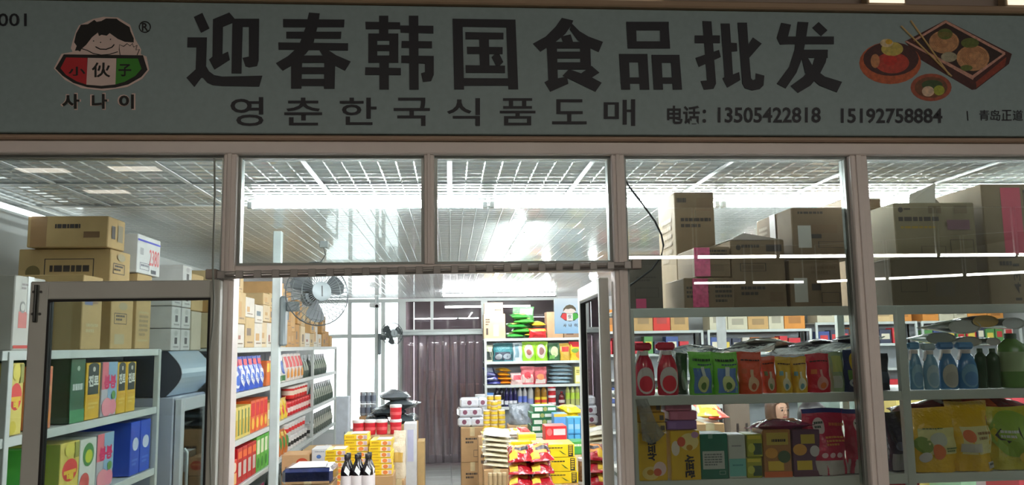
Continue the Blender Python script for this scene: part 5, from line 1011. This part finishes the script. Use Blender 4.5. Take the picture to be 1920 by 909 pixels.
# left heap -------------------------------------------------------------
x, w = span(529, 623, 5.4); z = hz(902, 5.4); tz = hz(872, 5.4)
base('base carton under the blue-wrapped pack', 530, 622, 5.4, .3, z-.002)
t = thing('wrapped_pack', 'dark blue pack in clear wrap with a white sheet on top, beside the pole', 'pack', (x, dpt(5.4)+.15, z))
MB().cbox(-w/2, w/2, -.14, .14, 0, tz-z, .02).obj('pack', M((40, 56, 120), .2, 0, .25, 18, .5, 'crinkle'), t)
MB().cbox(-w/2-.003, w/2+.003, -.143, .143, -.0, tz-z+.004, .022).obj('clear_wrap', CLEAR, t)
MB().add([(-w*.38, -.13, tz-z+.006), (w*.36, -.12, tz-z+.006), (w*.3, .1, tz-z+.012), (-w*.3, .11, tz-z+.012)] + [(-w*.38, -.13, tz-z+.008), (w*.36, -.12, tz-z+.008), (w*.3, .1, tz-z+.014), (-w*.3, .11, tz-z+.014)], [(3, 2, 1, 0), (4, 5, 6, 7), (0, 1, 5, 4), (1, 2, 6, 5), (2, 3, 7, 6), (3, 0, 4, 7)]).obj('paper_sheet', M((226, 228, 232), .6), t)
zb = hz(846, 5.55) - .31
base('base carton under the black sauce bottles', 637, 702, 5.5, .22, zb)
f0 = None
for r in range(2):
    for i in range(3):
        px = 650 + 19.5*i + 4*r; X = P(px, 850, dpt(5.56)+.08*r).x; lab = 'black sauce bottle with a white and red label, %s row, %s from the pole' % (('front', 'rear')[r], ORD[i])
        if f0 is None:
            f0 = bottle('sauce_bottle', lab, 'bottle', (X, dpt(5.56), zb+.002), .037, .305, (26, 22, 26), (24, 22, 26), ((222, 214, 214), .3, .56), .3, 0, 'black sauce bottles', .12, ((206, 34, 52), .05, .3), 16)
            MB().prism([(-.012, -.039, .2), (.018, -.039, .17), (.026, -.033, .2), (.0, -.033, .235)], (0, .001, 0)).obj('neck_tag', M((224, 226, 226), .5), f0)
        else: dup(f0, lab, (X, dpt(5.56)+.08*r, zb+.002), .4*(i-1)*r, 'black sauce bottles')
def ystack(label, xa, xb, d, dep, zb, top, n, group, end=True):
    x, w = span(xa, xb, d); h = (top-zb)/n; f = None; r = random.Random(xa)
    for k in range(n):
        loc = (x + r.uniform(-.006, .006), dpt(d)+dep/2, zb + h*k + .001); lab = label + ', %s from the bottom' % ORD[k]
        dd = [('F', 'r', .52, .12, .98, .88, (232, 214, 190)), ('F', 'e', .58, .15, .8, .85, (226, 130, 60)), ('F', 'l', .08, .3, .44, .7, (200, 150, 30), 1), ('F', 'r', .84, .2, .96, .8, (206, 180, 190)), ('T', 'r', .3, .1, .95, .9, (238, 234, 214))]
        if f is None: f = boxitem('biscuit_box', lab, 'box', *loc, w-.006, dep, h-.002, YEL, dd, 0, group, .4, .003, .2)
        else: dup(f, lab, loc, r.uniform(-.04, .04), group)
zz = hz(905, 6.1); base('base carton under the short yellow stack', 606, 650, 6.1, .26, zz)
ystack('yellow biscuit box in the short stack', 608, 648, 6.1, .24, zz, hz(838, 6.1), 6, 'yellow biscuit boxes, short stack')
zz = hz(890, 6.35); base('base carton under the tall yellow stacks', 650, 738, 6.4, .3, zz)
ystack('yellow biscuit box in the tall stack', 645, 691, 6.45, .24, zz, hz(810, 6.45), 7, 'yellow biscuit boxes, tall stack')
ystack('yellow biscuit box in the stack nearest the aisle', 692, 735, 6.42, .24, zz, hz(822, 6.42), 6, 'yellow biscuit boxes, aisle stack')
x, w = span(584, 614, 7.0); base('base carton under the white box', 582, 616, 7.0, .26, hz(872, 7.0)); boxitem('white_box', 'white box with small blue mark behind the short yellow stack', 'box', x, dpt(7.0)+.13, hz(872, 7.0)+.002, w, .24, hz(836, 7.0)-hz(872, 7.0), (222, 226, 228), [('F', 'e', .3, .5, .6, .7, (90, 130, 200)), ('F', 'l', .2, .8, .8, .88, (150, 160, 170), 1)], 0, None, .5)
x, w = span(528, 580, 7.0); zz = hz(880, 7.0); base('base carton under the red-ovalled carton', 528, 580, 7.0, .3, zz)
boxitem('carton', 'kraft carton with a red oval emblem behind the blue-wrapped pack', 'carton', x, dpt(7.0)+.15, zz+.002, w, .28, hz(846, 7.0)-zz, (206, 170, 126), [('F', 'e', .52, .3, .95, .82, (206, 80, 52)), ('F', 'l', .6, .48, .88, .66, (226, 170, 120), 1), ('F', 'r', .12, .2, .4, .36, (150, 120, 90))], 0, None, .7)
x, w = span(560, 634, 8.2); zz = hz(832, 8.2)
base('large base carton by the end of the long shelf', 566, 636, 8.0, .4, zz, 2, (190, 160, 116))
# red tubs
zz = hz(812, 7.3); base('base carton under the red tubs', 655, 758, 7.25, .32, zz, 2)
f0 = None
for k, (px, lv) in enumerate([(672, 1), (694, 1), (716, 1), (742, 1), (742, 2)]):
    X = P(px, 820, dpt(7.37)).x; h = .125; loc = (X, dpt(7.37), zz+.001 + (lv-1)*(h+.001)) ; lab = 'red ice-cream style tub with a white lid, ' + ('top of the pair by the aisle' if lv == 2 else '%s from the white post' % ORD[k])
    if f0 is None: f0 = tub('red_tub', lab, 'tub', loc, .052, h, (206, 40, 56), (236, 236, 234), ((220, 90, 96), .3, .5), 18, 'red tubs with white lids', .2)
    else: dup(f0, lab, loc, .8*k, 'red tubs with white lids')
# dark plastic bundles behind
zz = hz(792, 8.7); base('base carton under the dark plastic bundles', 688, 782, 8.6, .45, zz, 2)
for k, (px, w, dz, rz, c) in enumerate([(709, .24, .0, .1, (66, 74, 80)), (757, .24, .0, -.1, (74, 84, 88)), (731, .36, .085, .1, (58, 68, 72)), (750, .34, .165, -.1, (84, 94, 98)), (742, .32, .24, .1, (96, 104, 110))]):
    X = P(px, 790, dpt(8.7)).x
    soft('plastic_bundle', 'dark grey plastic bag bundle heaped before the curtain, %s in the heap' % ORD[k], 'bundle', (X, dpt(8.6)+.02, zz+.035+dz), w, .38, .105, c, (), 0, (math.radians(-90), 0, rz), 300+k, 'pillow', 'dark plastic bundles', .18)
zz = hz(776, 9.6); base('base carton under the silver rolls', 672, 708, 9.5, .3, zz, 2)
for k in range(6):
    X = P(680 + 10*(k % 3), 770, dpt(9.65)).x; tub('foil_roll', 'silver wrapped roll stacked before the back windows, %s row, %s one' % (('lower', 'upper')[k//3], ORD[k % 3]), 'roll', (X, dpt(9.65), zz+.002+.135*(k//3)), .03, .13, (150, 160, 170), (190, 196, 200), ((110, 120, 136), .2, .7), 14, 'silver rolls', .1, 1)
x, w = span(757, 780, 7.9); boxitem('tall_box', 'tall white box with a green foot at the aisle edge', 'box', x, dpt(7.9)+.12, 0, w, .22, hz(792, 7.9), (222, 226, 228), [('F', 'r', .05, .32, .95, .4, (60, 150, 70)), ('F', 'r', .3, .7, .8, .95, (196, 200, 226)), ('F', 'l', .3, .45, .8, .5, (90, 96, 100), 1)], 0, None, .5)
x, w = span(781, 796, 8.8); boxitem('carton', 'tan carton standing at the aisle edge before the curtain', 'carton', x, dpt(8.8)+.15, 0, w, .28, hz(826, 8.8), (206, 176, 120), (), 0, None, .7)
zz = hz(895, 6.8)
base('base carton under the leaning paper sheets', 738, 758, 6.75, .3, zz, 2)
for k in range(6):
    X = P(747, 850, dpt(6.8)).x; soft('paper_sheaf', 'cream paper packet leaning in the row at the aisle edge, %s from the front' % ORD[k], 'packet', (X, dpt(6.8)+.04*k, zz+.003), .1, .26+.02*k, .03, (226, 214, 190), [('r', .1, .5, .9, .8, (206, 170, 90))], .1*(k % 3-1), None, 320+k, 'pillow', 'cream packets at the aisle edge', .6)
# white cabinet by the back windows
t = thing('white_cabinet', 'narrow pale cabinet standing before the back windows', 'cabinet', (P(640, 700, 8.6).x, 8.72, 0))
MB().cbox(-.1, .1, -.1, .1, 0, 1.2, .006).obj('body', M((206, 214, 222), .4), t); MB().cbox(-.09, .09, -.108, -.1, .05, 1.18, .003).obj('door', M((214, 220, 228), .4), t); MB().cbox(.05, .065, -.12, -.108, .6, .72, .003).obj('handle', ALU, t)
# right heap ------------------------------------------------------------
def rbox(name, label, xa, xb, yt, yb, d, dep, c, dd=(), rz=0, group=None, zb=None):
    x, w = span(xa, xb, d); z0 = hz(yb, d) if zb is None else zb; z1 = P(xa, yt, dpt(d)).z
    return boxitem(name, label, 'box', x, dpt(d)+dep/2, z0, w-.004, dep, z1-z0, c, dd, rz, group, .4, .003, .2)
zz = hz(912, 5.75); base('base carton under the big yellow boxes', 1003, 1088, 5.72, .32, zz, 2)
YD = [('F', 'r', .84, .05, .96, .95, (40, 40, 30)), ('F', 'l', .86, .1, .94, .9, (238, 202, 40), 5), ('F', 'l', .3, .62, .7, .78, (70, 60, 30), 1), ('F', 'e', .2, .5, .36, .85, (236, 170, 60)), ('F', 'p', .6, .15, .8, .55, (90, 110, 40), [(0, 1), (.3, .8), (1, 0), (.5, .3)])]
for k, (yt, xa) in enumerate([(886, 1000), (859, 1005), (834, 1000)]):
    b_ = rbox('yellow_carton', 'big yellow carton with sideways dark lettering, %s of the three' % ('bottom', 'middle', 'top')[k], xa+2, 1084-3*k, yt, 0, 5.74, .28, (240, 206, 30), YD, 0, 'big yellow cartons', zz+.001); zz = P(xa, yt, dpt(5.74)).z+.002
zz = hz(925, 5.4); base('base carton under the red noodle packs', 948, 1040, 5.36, .26, zz, 2)
for r in range(3):
    for i in range(2):
        X = P(974 + 42*i, 880, dpt(5.42)).x
        soft('noodle_pack', 'glossy red noodle multipack, %s layer, %s side' % (('bottom', 'middle', 'top')[r], ('curtain', 'yellow carton')[i]), 'packet', (X, dpt(5.36)+.006*r, zz+.035+.078*r), .155, .22, .075, (160, 24, 34), [('r', .2, .25, .8, .75, (226, 150, 70)), ('r', .3, .4, .9, .6, (40, 30, 34)), ('r', .05, .05, .4, .3, (226, 190, 60))], 0, (math.radians(-68), .05*(1-r), .06*(i*2-1)), 340+r*2+i, 'pillow', 'red noodle multipacks', .1)
zz = hz(912, 5.4); base('base carton under the nut jars', 1084, 1115, 5.36, .2, zz-.145, 2)
for k in range(2):
    X = P(1099, 870, dpt(5.44)).x; t = thing('nut_jar', 'clear square-shouldered jar of brown nuts, %s of two' % ('lower', 'upper')[k], 'jar', (X, dpt(5.45), zz-.143+.148*k), 0, 'stacked nut jars')
    MB().lathe([(.05, 0), (.052, .006), (.052, .118), (.046, .126)], 18).obj('nuts', M((166, 124, 72), .6, 0, .45, 90, 0, 'crinkle'), t, smooth=True)
    MB().lathe([(.0535, .001), (.0535, .122), (.049, .128)], 18).obj('glass', CLEAR, t, smooth=True); MB().lathe([(.052, .128), (.054, .132), (.054, .146), (.04, .147)], 18).obj('lid', M((206, 208, 204), .3, .3), t, smooth=True)
    if k == 0: decal(t, lambda a, b: (.0545*math.sin((a-.5)*1.6), -.0545*math.cos((a-.5)*1.6), .02+.09*b), ('r', 0, 0, 1, 1, (70, 60, 56)))
zz = hz(880, 6.05); base('base carton under the white and yellow packets', 906, 956, 6.0, .3, zz, 2)
for k in range(7):
    X = P(931 + 3*(k % 2), 850, dpt(6.05)).x
    soft('flat_packet', 'white and yellow flat packet in the leaning pile, %s from the bottom' % ORD[k], 'packet', (X, dpt(6.02), zz+.02+.035*k), .2, .24, .04, (228, 222, 196), [('r', 0, .7, 1, 1, (230, 206, 60)), ('r', .1, .2, .9, .5, (236, 234, 226))], 0, (math.radians(-84), .12, .08*(k % 3-1)), 360+k, 'pillow', 'white and yellow flat packets', .35)
zz = hz(890, 5.45); base('base carton under the brown paper rolls', 912, 950, 5.3, .22, zz-.14, 2)
for k in range(4):
    X = P(919 + 9*k, 890, dpt(5.4)).x; tub('paper_roll', 'brown paper-wrapped roll standing in the row, %s from the aisle' % ORD[k], 'roll', (X, dpt(5.4), zz-.138), .0155, .15, (170, 146, 110), (190, 168, 130), None, 12, 'brown paper rolls', .1, 1)
zz = hz(860, 6.25); base('base carton under the yellow boxes', 957, 1004, 6.2, .34, zz, 2)
rbox('yellow_box', 'yellow box with a green edge, front of the pair', 958, 996, 828, 0, 6.22, .14, (236, 204, 30), [('F', 'r', 0, 0, .1, .5, (70, 140, 70)), ('F', 'l', .2, .5, .8, .6, (190, 150, 30), 1)], 0, None, zz+.001)
rbox('yellow_box', 'yellow box with orange dots, behind the green-edged one', 972, 1006, 814, 0, 6.38, .14, (240, 214, 60), [('F', 'r', .05, .8, .95, .95, (226, 190, 40)), ('F', 'e', .1, .4, .4, .7, (226, 140, 50))], 0, None, zz+.001)
zz = hz(858, 6.55); base('base carton under the red and brown boxes', 1000, 1064, 6.55, .3, zz, 2)
rbox('brown_box', 'small brown box below the red box', 998, 1022, 826, 0, 6.57, .2, (150, 100, 66), [('F', 'r', .1, .5, .9, .9, (196, 140, 100))], 0, None, zz+.001)
rd = rbox('red_box', 'bright red box with a white window panel', 1023, 1064, 799, 0, 6.57, .22, (206, 44, 50), [('F', 'r', .38, .68, .94, .9, (216, 206, 206)), ('F', 'e', .06, .66, .32, .92, (222, 110, 110)), ('F', 'r', 0, 0, 1, .12, (150, 30, 36))], 0, None, zz+.001)
zz = hz(856, 6.85); base('base carton under the blue boxes', 1066, 1118, 6.9, .3, zz, 2)
f0 = None
for r in range(2):
    for i in range(4):
        x, w = span(1066 + 12.2*i, 1078 + 12.2*i, 6.95); h = (hz(788, 6.95)-zz)/2 if r == 0 else (hz(788, 6.95)-zz)*.5
        lab = 'sky blue box, %s row, %s from the red box' % (('lower', 'upper')[r], ORD[i]); loc = (x, dpt(6.95)+.08, zz+.002+r*(h+.001))
        if f0 is None: f0 = boxitem('blue_box', lab, 'box', *loc, w-.003, .14, h-.002, (86, 172, 220), [('F', 'r', .1, .3, .9, .6, (150, 200, 230)), ('F', 'r', .0, .02, 1, .08, (60, 140, 196))], 0, 'sky blue boxes', .4)
        else: dup(f0, lab, loc, 0, 'sky blue boxes')
rbox('green_box', 'low green box behind the jar and yellow cartons', 1068, 1098, 828, 858, 6.5, .2, (70, 150, 70), [('F', 'l', .1, .5, .8, .8, (226, 230, 200), 1)], 0, None)
base('base carton under the low green box', 1068, 1098, 6.5, .2, hz(858, 6.5)-.002, 2)
zz = hz(838, 7.5); base('base carton under the green and white boxes', 992, 1048, 7.45, .35, zz, 2)
ztop = hz(765, 7.5); h = (ztop-zz)/6
for k in range(6):
    x, w = span(996 + (5 if k % 2 else 0), 1042 + (3 if k % 2 else -2), 7.5)
    boxitem('green_box', 'dark green and white box in the stack, %s from the bottom' % ORD[k], 'box', x, dpt(7.5)+.14, zz+.001+h*k, w, .26, h-.002, (40, 110, 70), [('F', 'r', .06, .2, .4, .85, (222, 226, 216)), ('F', 'r', .62, .3, .95, .8, (206, 214, 206)), ('F', 'e', .42, .2, .6, .9, (150, 160, 90)), ('T', 'r', .1, .1, .9, .9, (226, 228, 220))], .03*(k % 3-1), 'dark green and white boxes', .4)
zz = hz(808, 7.6); base('base carton under the yellow bags', 1050, 1104, 7.55, .32, zz, 2)
rbox('blue_carton', 'blue and yellow box under the yellow bags', 1040, 1066, 776, 0, 7.3, .2, (100, 160, 220), [('F', 'r', 0, .8, 1, 1, (236, 190, 60))], 0, None, hz(808, 7.3)); base('base carton under the blue and yellow box', 1041, 1065, 7.3, .2, hz(808, 7.3)-.002, 2)
for k, (px, dz) in enumerate([(1066, 0), (1084, .01), (1074, .06), (1080, .11)]):
    soft('yellow_bag', 'crumpled bright yellow bag on top of the heap, %s in the pile' % ORD[k], 'bag', (P(px, 790, dpt(7.6)).x, dpt(7.58), zz+.035+dz), .16, .24, .07, (240, 216, 40), [('r', .2, .3, .8, .7, (236, 226, 120))], 0, (math.radians(-82), 0, .25*(k-1.5)), 380+k, 'pillow', 'bright yellow bags', .2)
# can towers, tissue packs, silver bag
zz = hz(815, 7.9); base('base carton under the can towers', 902, 950, 7.85, .34, zz, 2)
f0 = None
for k, (px, d, n) in enumerate([(913, 7.95, 5), (927, 7.93, 7), (941, 7.95, 5), (920, 8.07, 8), (934, 8.07, 8)]):
    for i in range(n):
        loc = (P(px, 800, dpt(d)).x, dpt(d), zz+.002+.0435*i); lab = 'small yellow-banded can, %s tower from the aisle, %s up' % (ORD[k], ORD[i])
        if f0 is None: f0 = tub('can', lab, 'can', loc, .033, .042, (222, 190, 120), (236, 226, 200), ((232, 200, 50), .15, .6), 12, 'yellow-banded cans', .2, 1)
        else: dup(f0, lab, loc, i*.7, 'yellow-banded cans')
c = dup(f0, 'yellow-banded can lying on its side in front of the can towers', (P(910, 818, dpt(7.8)).x, dpt(7.8)-.0, zz+.035), 0, 'yellow-banded cans', (math.radians(90), 0, .3))
base('base carton under the fallen can', 896, 922, 7.68, .15, zz, 2)
zz = hz(800, 8.7); base('base carton under the tissue packs', 864, 908, 8.6, .4, zz, 3)
for k, (px, dz, w) in enumerate([(872, 0, .14), (895, 0, .14), (870, .1, .13), (892, .1, .14), (880, .2, .2), (903, .2, .1)]):
    t = thing('tissue_pack', 'white plastic tissue pack in the pile by the curtain, %s in the pile' % ORD[k], 'tissue pack', (P(px, 780, dpt(8.75)).x, dpt(8.75), zz+.002+dz*.98), .1*(k % 3-1), 'white tissue packs')
    MB().cbox(-w/2, w/2, -.1, .1, 0, .094, .018).obj('pack', M((214, 220, 228), .25, 0, .08, 20, .4, 'crinkle'), t); MB().lathe([(.024, -.1015), (.024, -.1005)], 14, (0, 0, .048), 'y').obj('logo_disc', M((120, 70, 90), .4), t)
for k in range(3): tub('tissue_roll', 'white roll standing behind the tissue packs, %s up' % ORD[k], 'roll', (P(900, 740, dpt(9.15)).x, dpt(9.15), zz-.0+.002+.1*(k)), .055, .098, (220, 226, 232), (228, 232, 236), None, 14, 'white rolls by the curtain', .08, 1)
base('base carton under the white rolls', 891, 908, 9.08, .14, zz, 2)
zz = hz(800, 8.4); base('base carton under the clear bag', 954, 992, 8.35, .3, zz, 2)
soft('clear_bag', 'knotted clear plastic bag of dark goods behind the flat packets', 'bag', (P(974, 800, dpt(8.5)).x, dpt(8.5), zz+.003), .22, .21, .14, (120, 130, 140), (), 0, None, 390, 'pouch', None, .12)
for k in range(5):
    soft('white_packet', 'white and amber packet strewn between cans and yellow boxes, %s along' % ORD[k], 'packet', (P(938 + 11*k, 815, dpt(7.1)).x, dpt(7.02), hz(824, 7.1)+.02+.02*(k % 2)), .1, .16, .035, (226, 220, 206), [('e', .3, .3, .7, .7, (226, 160, 60))], 0, (math.radians(-80), 0, .3*(k-2)), 395+k, 'pillow', 'strewn white packets', .4)
base('base carton under the strewn packets', 932, 990, 7.0, .3, hz(824, 7.1)-.002, 2)
soft('red_packet', 'small bright red packet on the strewn white ones', 'packet', (P(984, 808, dpt(7.1)).x, dpt(7.05), hz(812, 7.1)), .09, .14, .035, (226, 50, 40), (), 0, (math.radians(-78), 0, .2), 401, 'pillow', None, .3)
# ------------------------------------------------------------------ goods seen through the lower gap of the window display
for k, (xa, xb, yt, d, c, dd, lb) in enumerate([(1296, 1362, 752, 5.0, (226, 228, 226), [('F', 'l', .1, .7, .7, .85, (170, 170, 170), 2), ('F', 'r', .72, .8, .84, .95, (120, 120, 120)), ('F', 'r', .86, .5, .97, .95, (50, 50, 50))], 'white carton with grey print seen through the gap of the window display'), (1374, 1412, 756, 4.9, (110, 96, 84), [('F', 'r', .3, .5, .42, .9, (50, 40, 36)), ('F', 'r', .75, .5, .87, .9, (50, 40, 36))], 'dull brown carton with two slots behind the window display'), (1545, 1640, 752, 5.4, (120, 134, 126), [('F', 'e', .05, .1, .5, 1, (104, 118, 110)), ('F', 'e', .55, .1, 1, 1, (104, 118, 110))], 'grey-green rounded bale behind the crimson bags')]):
    x, w = span(xa, xb, d); boxitem('carton', lb, 'carton', x, dpt(d)+.2, 0, w, .36, hz(yt, d), c, dd, 0, None, .7)
for k, (xa, xb, yt, d, c) in enumerate([(1690, 1775, 760, 5.6, (226, 200, 120)), (1800, 1830, 752, 5.2, (150, 186, 150)), (1850, 1905, 758, 5.8, (206, 196, 206)), (1910, 1960, 756, 5.4, (190, 60, 70))]):
    x, w = span(xa, xb, d); boxitem('carton', ('amber carton', 'narrow pale green carton', 'lilac printed carton', 'dull red carton')[k] + ' standing in the shop behind the big yellow window bags', 'carton', x, dpt(d)+.2, 0, w, .36, hz(yt, d), c, [('F', 'r', .1, .85, .9, .95, tuple(int(v*.8) for v in c))], 0, None, .7)
for k, (px, c) in enumerate([(1345, (226, 80, 60)), (1325, (236, 190, 70))]):
    soft('snack_bag', ('red and yellow snack bag', 'amber snack bag')[k] + ' lying on a low carton behind the green tea box', 'bag', (P(px, 800, dpt(4.5)).x, dpt(4.45), hz(800, 4.5)+.02+.01*k), .12, .2, .06, c, [('r', .2, .3, .8, .7, (236, 210, 120))], 0, (math.radians(-75), 0, .2-.4*k), 410+k, 'pillow', None, .2)
base('base carton under the two snack bags', 1305, 1362, 4.42, .25, hz(802, 4.5), 2)
# ------------------------------------------------------------------ people glimpsed through the display
def person(label, px, py, d, hair, shirt, turn=0., tall=1.58):
    Y = dpt(d); X = P(px, py, Y).x; k = tall/1.6
    root = thing('person', label, 'person', (X, Y, 0), turn)
    def skin(name, vs, es, rad, mat, lev=2):
        me = bpy.data.meshes.new(name); me.from_pydata([tuple(c*k for c in v) for v in vs], es, []); me.materials.append(mat)
        o = bpy.data.objects.new(name, me); col.objects.link(o); o.parent = root
        s = o.modifiers.new('skin', 'SKIN'); s.use_smooth_shade = True
        for i, r in enumerate(rad): me.skin_vertices[0].data[i].radius = (r[0]*k, r[1]*k) if isinstance(r, tuple) else (r*k, r*k)
        me.skin_vertices[0].data[0].use_root = True
        o.modifiers.new('smooth', 'SUBSURF').levels = lev; o.modifiers['smooth'].render_levels = lev
        return o
    SK = M((206, 160, 134), .5, 0, .04, 10)
    V = [(0, 0, .84), (0, 0, 1.0), (0, .0, 1.2), (0, .0, 1.33), (0, -.01, 1.40), (0, -.02, 1.46), (0, -.02, 1.53), (0, -.01, 1.585),
         (-.15, 0, 1.29), (-.2, .0, 1.05), (-.19, -.08, .84), (-.185, -.12, .77), (.15, 0, 1.29), (.2, 0, 1.05), (.19, -.08, .84), (.185, -.12, .77),
         (-.085, 0, .78), (-.09, 0, .44), (-.09, .01, .08), (-.09, -.12, .035), (.085, 0, .78), (.09, 0, .44), (.09, .01, .08), (.09, -.12, .035)]
    E = [(0, 1), (1, 2), (2, 3), (3, 4), (4, 5), (5, 6), (6, 7), (3, 8), (8, 9), (9, 10), (10, 11), (3, 12), (12, 13), (13, 14), (14, 15), (0, 16), (16, 17), (17, 18), (18, 19), (0, 20), (20, 21), (21, 22), (22, 23)]
    R = [(.14, .1), (.125, .09), (.14, .1), (.1, .075), .048, (.062, .075), (.068, .085), (.05, .06), .055, .04, .03, .022, .055, .04, .03, .022, .08, .055, .035, .03, .08, .055, .035, .03]
    skin('body', V, E, R, SK)
    skin('shirt', [V[i] for i in (1, 2, 3, 8, 9, 12, 13, 0)], [(0, 1), (1, 2), (2, 3), (3, 4), (2, 5), (5, 6), (0, 7)], [(.145, .112), (.155, .116), (.112, .088), .07, .055, .07, .055, (.152, .116)], M(shirt, .8))
    skin('trousers', [V[i] for i in (0, 16, 17, 18, 20, 21, 22)], [(0, 1), (1, 2), (2, 3), (0, 4), (4, 5), (5, 6)], [(.15, .112), .095, .072, .06, .095, .072, .06], M((50, 54, 66), .8))
    hm = MB(); n = 16; prof = [(.0, .125), (.05, .115), (.086, .08), (.1, .03), (.1, -.03), (.095, -.09), (.085, -.15)]; vs = []
    for r, z in prof:
        for i in range(n):
            a = 2*math.pi*i/n; f = 1.0
            y = r*1.12*math.sin(a)+.012; zz_ = z
            if math.sin(a) < -.5 and z < .06: y = max(y, -.045)       # fringe line: the hair stays clear of the face
            vs.append((r*math.cos(a)*k, y*k, (1.515+zz_)*k))
    hm.add(vs, [(j*n+i, j*n+(i+1) % n, (j+1)*n+(i+1) % n, (j+1)*n+i) for j in range(len(prof)-1) for i in range(n)])
    hm.obj('hair', M(hair, .45, 0, .2, 30), root, smooth=True)
    for s in (-1, 1):
        MB().lathe([(.001, -.004), (.009, 0), (.001, .004)], 10, (s*.03*k, -.098*k, 1.515*k), 'y').obj('eye', M((30, 24, 22), .2), root, smooth=True)
        MB().cbox((s*.03-.016)*k, (s*.03+.016)*k, -.1*k, -.094*k, 1.535*k, 1.54*k, .001).obj('eyebrow', M(hair), root)
    MB().add([(0, -.122*k, 1.485*k), (-.013*k, -.098*k, 1.48*k), (.013*k, -.098*k, 1.48*k), (0, -.1*k, 1.52*k), (0, -.1*k, 1.474*k)], [(0, 3, 1), (0, 2, 3), (0, 1, 4), (0, 4, 2)]).obj('nose', SK, root)
    MB().cbox(-.02*k, .02*k, -.1*k, -.09*k, 1.452*k, 1.46*k, .002).obj('mouth', M((170, 84, 80), .4), root)
    return root
person('person with shoulder-length brown hair glimpsed between the window shelves', 1458, 757, 6.3, (84, 58, 42), (120, 70, 90), .25, 1.44)
person('dark-haired person turned away, glimpsed behind the crimson bags', 1522, 765, 5.2, (30, 24, 24), (80, 90, 86), 2.8, 1.475)
# ------------------------------------------------------------------ cables
t = thing('hanging_cable', 'thin black cable curving down inside the window beside the door post', 'cable')
MB().tube([P(*q) for q in ((1168, 330, .06), (1180, 350, .08), (1205, 383, .1), (1228, 415, .1), (1240, 440, .1), (1244, 460, .1), (1240, 480, .1), (1222, 505, .1), (1195, 525, .1), (1180, 536, .09))], .0042, 6).obj('wire', M((30, 32, 34), .5), t, smooth=True)
t = thing('hanging_cable', 'pale cable hanging in front of the folded-back door leaf', 'cable')
pts = [(402, 296), (403, 360), (401, 430), (399, 500), (401, 560), (399, 610), (393, 660), (393, 720), (396, 790), (394, 850), (396, 940)]
MB().tube([P(x, y, -.135) for x, y in pts], .0036, 6).obj('wire', M((150, 156, 148), .5), t, smooth=True)
